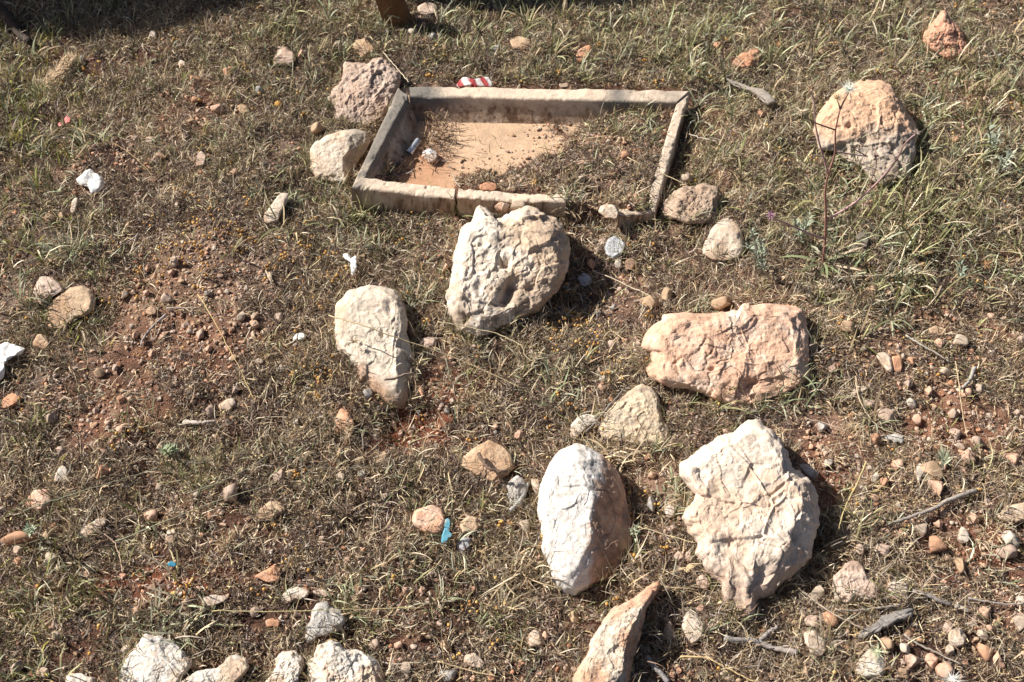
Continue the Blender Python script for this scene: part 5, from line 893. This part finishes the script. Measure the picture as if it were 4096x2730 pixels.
# bark piece, wood sliver, slab
def slab(name, poly, label, cat, col, th=.008, lift=.012, mat=M_wood, ns=28, dz=None):
    p = np.array(poly, float); c = p.mean(0); z = float(at(c[0], c[1])[2])+lift; W0 = np.array([G(x, y, z) for x, y in p])
    q = []
    for i in range(len(W0)):
        a, b = W0[i], W0[(i+1) % len(W0)]
        for k in range(4): q.append(a+(b-a)*k/4)
    q = np.array(q); ctr = W0.mean(0); d = q-ctr; n = len(q); rng2 = np.random.default_rng(len(label)); q = q+rng2.normal(0, .0012, q.shape)*[1, 1, .4]; d = q-ctr
    rings = [ctr+d*s+np.array([0, 0, h]) for s, h in ((1, -th), (1.01, -th*.4), (1, -.001), (.9, 0.001), (.66, .001), (.35, .0015))]; v = np.vstack(rings+[ctr+[0, 0, .001], ctr-[0, 0, th]])
    v[:, 2] += .004*np.sin((v[:, 0]-ctr[0])*40)+.0016*fbm(v*np.array([60, 260, 60]), 3, 4)
    F4 = [(r*n+j, r*n+(j+1) % n, (r+1)*n+(j+1) % n, (r+1)*n+j) for r in range(5) for j in range(n)]; k = 6*n; F3 = [(k, 5*n+j, 5*n+(j+1) % n) for j in range(n)]+[(k+1, (j+1) % n, j) for j in range(n)]
    gr = fbm(v*np.array([50, 300, 50]), 3, 7); o = mesh_obj(name, v-ctr, [np.array(F4), np.array(F3)], mat, col=np.array(col)*(1+.35*gr)[:, None]); o.location = ctr; OBST.append([tuple(x) for x in p]); return tag(o, label, cat)
slab('bark_piece', t0(2996, 1780, [(730,1250),(740,1215),(800,1200),(880,1130),(960,1100),(1090,1090),(1080,1120),(1010,1150),(940,1180),(860,1220),(800,1245),(765,1270)]), 'weathered grey slab of bark lying right of the egg shaped stone', 'bark', (.26, .235, .215), lift=.016)
slab('wood_sliver', t0(2000, 0, [(1490,505),(1560,530),(1650,575),(1740,600),(1830,680),(1760,690),(1680,610),(1580,560)]), 'long flat grey brown sliver of wood lying in the grass right of the trough', 'wood piece', (.36, .31, .26), lift=.035, th=.006)
slab('flat_shard', t0(2996, 900, [(870,1385),(960,1375),(1030,1400),(1015,1445),(960,1430),(900,1400)]), 'thin grey shard in the dry grass right of the largest boulder', 'shard', (.46, .43, .38), lift=.014, th=.005)
slab('dry_leaf', t0(2000, 1780, [(1180,812),(1240,800),(1297,797),(1290,815),(1235,832)]), 'straw coloured dry leaf between the tight pebble pair and the jagged rock', 'leaf', (.62, .48, .28), lift=.022, th=.001)
slab('dry_leaf', t0(1000, 900, [(95,295),(125,310),(150,350),(145,385),(120,350)]), 'pale dry leaf in the gravel left of the white paper scrap', 'leaf', (.52, .40, .27), lift=.014, th=.001)
# ochre puffball
v = pebble_shape(ICO3[0], 5)*.011; o = mesh_obj('puffball', v, ICO3[1], M_pebble, col=np.array([.56, .30, .08])*np.ones((len(v), 1))); o.location = at(1115, 425, .008); tag(o, 'small round ochre orange puffball in grass left of the gritty rock', 'fungus')

# ------------------------------------------------------------------ spiky dry thistle heads and fluffy ones
def spiky(px, py, label, r=.016, n=46, col=(.55, .42, .28), h=.03, parent=None, P=None, name='thistle_head', wd=.0013, up=.3):
    p = at(px, py, h) if P is None else P; rg = np.random.default_rng(int(px+py)); d = rg.normal(size=(n, 3)); d[:, 2] = d[:, 2]*.6+up; d /= np.linalg.norm(d, axis=1)[:, None]
    s = np.cross(d, rg.normal(size=(n, 3))); s /= np.linalg.norm(s, axis=1)[:, None]; L = r*rg.uniform(.7, 1.1, n)[:, None]
    v = np.stack([s*wd*.5, -s*wd*.5, d*L], 1).reshape(-1, 3); f = np.arange(n*3).reshape(-1, 3)
    bv, bf = pebble_shape(ICO1[0], 4)*r*.3, ICO1[1]; v, F, c = join([(v, f, np.array(col)), (bv, bf, np.array(col)*.75)])
    o = mesh_obj(name, v, F, M_dry, col=c, smooth=False); o.location = p
    if parent: o.parent = parent; o.location = np.array(p)-np.array(parent.location); return o
    return tag(o, label, 'thistle head', 'dried thistle heads')
for x, y, lb, r in [(1212, 1278, 'straw coloured spiky thistle head above the snail shell', .014), (1418, 1366, 'spiky thistle head lying on the left of the tapering boulder', .016), (1394, 1745, 'spiky thistle head below the small orange brown rock', .018), (760, 1550, 'grey spiky thistle head in the gravel left of the wedge shaped stone', .016),
                    (575, 2190, 'brown spiky thistle head in the lower left litter', .018), (1290, 2020, 'pale spiky thistle head right of the tan hump shaped rock', .013), (3115, 180, 'rusty bushy thistle head near the top right of the grass', .022), (3945, 1060, 'rusty brown thistle head at the right edge above the stony ground', .024), (2390, 1240, 'dried ochre thistle head below the pitted boulder', .012)]:
    spiky(x, y, lb, r, col=(.42, .24, .12) if 'rusty' in lb else (.52, .40, .27), h=.045 if 'lying on' in lb else .02)
spiky(960+2600-50, 2620-10, 'pale green spiky thistle bud in front of the white capped stone', .02, 60, (.52, .55, .36), .07)
spiky(3810, 2720, 'white fluffy seed head at the bottom edge on the right', .022, 90, (.75, .73, .66), .07, wd=.0008)
def seedstraw():
    p = at(220, 280, .02); n = 420; rg = np.random.default_rng(8); t = rg.random(n); a = at(175, 330, .02); b = at(285, 225, .02); P = a+(b-a)*t[:, None]+rg.normal(0, .008, (n, 3)); P[:, 2] = H(P[:, 0], P[:, 1])+.004+rg.random(n)*.02
    v, f, c = ribbons(P, rg.normal(.8, .8, n), rg.uniform(.8, 1.5, n), rg.normal(0, 1, n), rg.uniform(.012, .03, n), rg.uniform(.0008, .0016, n), np.array([.66, .50, .33])*rg.uniform(.8, 1.15, n)[:, None], 3)
    o = mesh_obj('fluffy_seed_plume', v-p, f, M_dry, col=c, smooth=False); o.location = p; tag(o, 'fluffy straw coloured seed plume lying in the upper left grass', 'seed plume')
seedstraw()

# ------------------------------------------------------------------ tall purple stemmed plant
def plant():
    root = at(3291, 1063); yp = root[1]; Z = lambda l, o=0: [V(2800+.5422*x, 250+.5422*y, yp+o*i/len(l)-.0*i) for i, (x, y) in enumerate(l)]
    e = empty('purple_stemmed_plant', root, 'tall thin branching plant with reddish purple stems in front of the golden orange boulder', 'plant')
    def st(l, r0, r1, o, col):
        P = smoothpath(Z(l, o), 4); v, F = tube(P, r0, r1, 6); mesh_obj('stem', v-root, F, M_leaf, e, col=np.array(col)*np.ones((len(v), 1))); return P[-1]
    red = (.38, .20, .16); pur = (.46, .30, .29); brn = (.27, .18, .13)
    st([(905,1500),(925,1300),(930,1100),(920,950),(945,820),(1000,680),(995,510),(1020,400),(1033,345)], .0030, .0014, .0, red)
    a = st([(1033,345),(1060,290),(1095,225)], .0018, .0012, .0, brn); b = st([(1033,345),(1022,300),(1010,280)], .0014, .001, 0, brn)
    c = st([(945,820),(915,720),(870,560),(845,430),(845,280),(815,215)], .0022, .0012, .05, pur)
    d = st([(1000,500),(850,450),(740,380)], .0016, .001, -.05, brn); f = st([(1000,660),(1130,680),(1235,695)], .0016, .001, .04, pur); g = st([(1235,695),(1180,665),(1130,640)], .0012, .001, .0, brn)
    h = st([(940,1160),(1130,1050),(1300,900),(1450,730),(1510,590),(1590,530)], .0026, .0012, -.08, pur); i = st([(920,1300),(840,1280),(640,1190),(520,1140)], .0024, .0014, -.08, pur)
    j = st([(1250,890),(1300,790),(1300,700)], .0012, .0009, 0, brn); k = st([(1450,730),(1480,650),(1500,600)], .0012, .001, 0, brn)
    for q, r, col, wd in ((a, .021, (.72, .76, .68), .0009), (c, .016, (.42, .30, .22), .003), (d, .016, (.66, .54, .38), .0012), (b, .014, (.62, .50, .32), .0008), (g, .007, (.16, .10, .08), .0016), (j, .009, (.16, .10, .09), .002), (h, .010, (.44, .36, .30), .0016), (i, .012, (.40, .22, .32), .0026), (k, .008, (.2, .14, .12), .002)):
        o = spiky(q[0]*999, q[2]*999, '', r, 160 if wd < .001 else 34, col, parent=e, P=q+np.array([0, 0, r*.3]), name='seed_head', wd=wd, up=.5)
    n = 46; hh = RNG.random(n)**1.3*.33; PL = np.stack([root[0]+.004*RNG.normal(size=n), root[1]+0*hh, root[2]+hh], 1); v, fc, cc = ribbons(PL, RNG.uniform(0, 6.28, n), RNG.uniform(.5, 1.2, n), RNG.uniform(.3, 1.6, n), RNG.uniform(.012, .032, n)*(1.3-2*hh), RNG.uniform(.0015, .004, n), pick(np.array([(.42, .34, .22), (.34, .36, .22), (.40, .26, .18)]), n), 3, clampz=False); mesh_obj('stem_leaves', v-root, fc, M_leaf, e, col=cc)
    # withered basal leaves
    n = 30; az = RNG.uniform(0, 6.28, n); P = np.tile(root, (n, 1)); v, fc, cc = ribbons(P, az, RNG.uniform(.6, 1.3, n), RNG.uniform(.2, 1.2, n), RNG.uniform(.04, .10, n), RNG.uniform(.003, .007, n), pick(np.array([(.26, .30, .15), (.46, .36, .25), (.34, .25, .17)]), n), 4, side_tilt=RNG.normal(0, .3, n))
    mesh_obj('basal_leaves', v-root, fc, M_leaf, e, col=cc)
plant()
def leafy(px, py, tips, label, col=(.33, .38, .27), L=.024, n=50, wd=.003, name='grey_leaved_plant'):
    root = at(px, py); e = empty(name, root, label, 'plant', 'grey leaved plants'); rg = np.random.default_rng(int(px))
    sv = []; lv = []
    for tx, ty in tips:
        tip = V(tx, ty, root[1]-rg.uniform(0, .05)); P = smoothpath([root, (root+tip)/2+[0, 0, .012], tip], 6); v, F = tube(P, .0018, .0009, 5); sv.append((v, F, (.26, .24, .18)))
        t = rg.random(n)**.8*.85+.15; i = (t*(len(P)-1)).astype(int); b = P[i]; az = rg.uniform(0, 6.28, n)
        v, f, c = ribbons(b, az, rg.uniform(.5, 1.1, n), rg.uniform(.2, 1., n), L*rg.uniform(.6, 1.1, n)*(1.15-.5*t), np.full(n, wd)*rg.uniform(.7, 1.1, n), np.array(col)*rg.uniform(.8, 1.2, n)[:, None], 3, side_tilt=rg.normal(0, .4, n), clampz=False); lv.append((v, f, c))
    v, F, c = join(sv); mesh_obj('stem', v-root, F, M_leaf, e, col=c); v, F, c = join(lv); mesh_obj('foliage', v-root, F, M_leaf, e, col=c)
leafy(3050, 1100, [(3000, 910), (3040, 960), (2985, 980)], 'feathery grey green plant left of the purple stemmed plant', (.34, .38, .28))
leafy(3200, 980, [(3240, 860), (3180, 890)], 'grey green plant right behind the feathery one, near the purple stems', (.33, .37, .26))
leafy(3960, 620, [(3950, 500), (3990, 530)], 'pale grey green rosette at the right edge level with the golden orange boulder', (.36, .40, .30), .032, 26, .004)
leafy(3990, 700, [(4050, 610), (4010, 640)], 'lower grey green rosette at the right edge under the pale one', (.35, .39, .29), .03, 24, .004)
leafy(3840, 1120, [(3840, 1050)], 'blue green sprig near the right edge below the tall grass', (.31, .38, .28), .022, 26, .003)
leafy(2870, 2150, [(2535, 2110), (2530, 2150)], 'small grey green sprig on the right edge of the oval boulder', (.40, .46, .30), .018, 12, .005) if False else leafy(2535, 2170, [(2530, 2115), (2550, 2110)], 'small grey green sprig on the right edge of the oval boulder', (.38, .42, .28), .015, 14, .004)
leafy(680, 1830, [(690, 1790), (650, 1800), (720, 1800)], 'mint green leafy patch in the lower left litter', (.29, .34, .20), .018, 34, .003)
leafy(125, 2150, [(120, 2110), (140, 2120)], 'tiny blue green leafy sprout at the lower left edge', (.30, .36, .24), .016, 22, .003)
leafy(3765, 1850, [(3770, 1880), (3760, 1870)], 'short sage sprig beside orange pebbles near the right edge', (.40, .42, .28), .03, 14, .005)

# ------------------------------------------------------------------ dark dry plant debris in the back left corner of the trough
def debris():
    n = 900; a = G(1700, 560, FLOOR_Z); x = a[0]+RNG.normal(0, .035, n); y = a[1]+RNG.normal(0, .05, n); X, Y = to_px(np.stack([x, y, 0*x+FLOOR_Z], 1)); k = (X > 1655+(.3*(700-Y)).clip(0, 60)) & (Y > 430) & (Y < 700); x, y = x[k], y[k]; m = len(x)
    P = np.stack([x, y, FLOOR_Z+RNG.random(m)**2*.03], 1)
    v, f, c = ribbons(P, RNG.uniform(0, 6.28, m), RNG.uniform(.4, 1.5, m), RNG.normal(0, 1, m), RNG.uniform(.012, .035, m), RNG.uniform(.0009, .0025, m), pick(np.array([(.20, .11, .07), (.30, .18, .11), (.42, .30, .18), (.14, .08, .055)]), m), 3, clampz=False)
    tag(mesh_obj('plant_debris', v, f, M_dry, col=c, smooth=False), 'dark brown dead plant debris heaped in the back left corner of the trough', 'plant debris', kind='stuff')
debris()

# ------------------------------------------------------------------ the post, and unseen bushes added beyond the top edge for their shade
def post():
    p = at(1615, 90); p[2] = float(H(p[0], p[1])[0]); n = 30; t = np.linspace(0, 1, n); lean = np.array([-.16, .05, 0.0])
    e = empty('wooden_post', p, 'dark rusty brown post standing at the top edge, leaning left', 'post'); rect = np.array([(-.032, -.022), (-.012, -.028), (.012, -.028), (.034, -.02), (.036, .0), (.033, .022), (-.03, .024), (-.036, 0)])
    c = np.array([0, 0, -.05])+t[:, None]*np.array([-.055, .006, .20]); v = (c[:, None]+np.concatenate([rect, np.zeros((8, 1))], 1)[None]*(1-.08*t[:, None, None])).reshape(-1, 3); v += .0015*fbm(v*np.array([90, 90, 12]), 3, 3)[:, None]
    F4 = [(i*8+j, i*8+(j+1) % 8, (i+1)*8+(j+1) % 8, (i+1)*8+j) for i in range(n-1) for j in range(8)]; v = np.vstack([v, c[-1]]); F3 = [(len(v)-1, (n-1)*8+j, (n-1)*8+(j+1) % 8) for j in range(8)]
    g = fbm(v*np.array([60, 60, 8]), 3, 6); mesh_obj('shaft', v, [np.array(F4), np.array(F3)], M_wood, e, col=np.array([.20, .10, .045])*(1+.4*g)[:, None], smooth=False)
post()
def shade_bush(x, y, rx, ry, rz, n, label, seed):
    rg = np.random.default_rng(seed); z = float(H(x, y)[0]); e = empty('shade_bush', (x, y, z), label, 'shade_bush', 'unseen bushes added beyond the top edge for shade')
    parts = []
    for k in range(9):
        a = rg.uniform(0, 6.28); tip = np.array([rx*.7*math.cos(a), ry*.7*math.sin(a), rz*rg.uniform(.9, 1.6)]); P = smoothpath([(0, 0, -.02), tip*[.3, .3, .5], tip], 4); v, F = tube(P, .008, .003, 6); parts.append((v, F, (.16, .11, .08)))
    v, F, c = join(parts); mesh_obj('branches', v, F, M_wood, e, col=c)
    d = rg.normal(size=(n, 3)); d /= np.linalg.norm(d, axis=1)[:, None]; r = rg.random(n)**.4; P = d*r[:, None]*np.array([rx, ry, rz])+[0, 0, rz]; P = P[P[:, 2] > .03]; m = len(P)
    v, f, c = ribbons(P, rg.uniform(0, 6.28, m), rg.uniform(.2, 1.6, m), rg.normal(.3, .5, m), rg.uniform(.03, .06, m), rg.uniform(.010, .02, m), pick(np.array([(.06, .09, .035), (.09, .12, .05), (.12, .13, .06)]), m), 3, clampz=False)
    mesh_obj('foliage', v, f, M_leaf, e, col=c)
shade_bush(-1.78, 2.84, .50, .17, .38, 6500, 'unseen leafy shrub added beyond the upper left corner to throw shade into the picture', 2)
shade_bush(-1.25, 2.86, .30, .15, .27, 3000, 'unseen leafy shrub added for shade beyond the top edge, right of the corner one', 6)
shade_bush(-.34, 2.81, .46, .13, .21, 4200, 'unseen leafy shrub added for shade beyond the top edge behind the post', 4)
print('OBJECTS', len(bpy.data.objects), 'pebbles', npeb, 'tris', sum(sum(len(p.vertices)-2 for p in o.data.polygons) if False else len(o.data.loops)-2*len(o.data.polygons) for o in bpy.data.objects if o.type == 'MESH'))
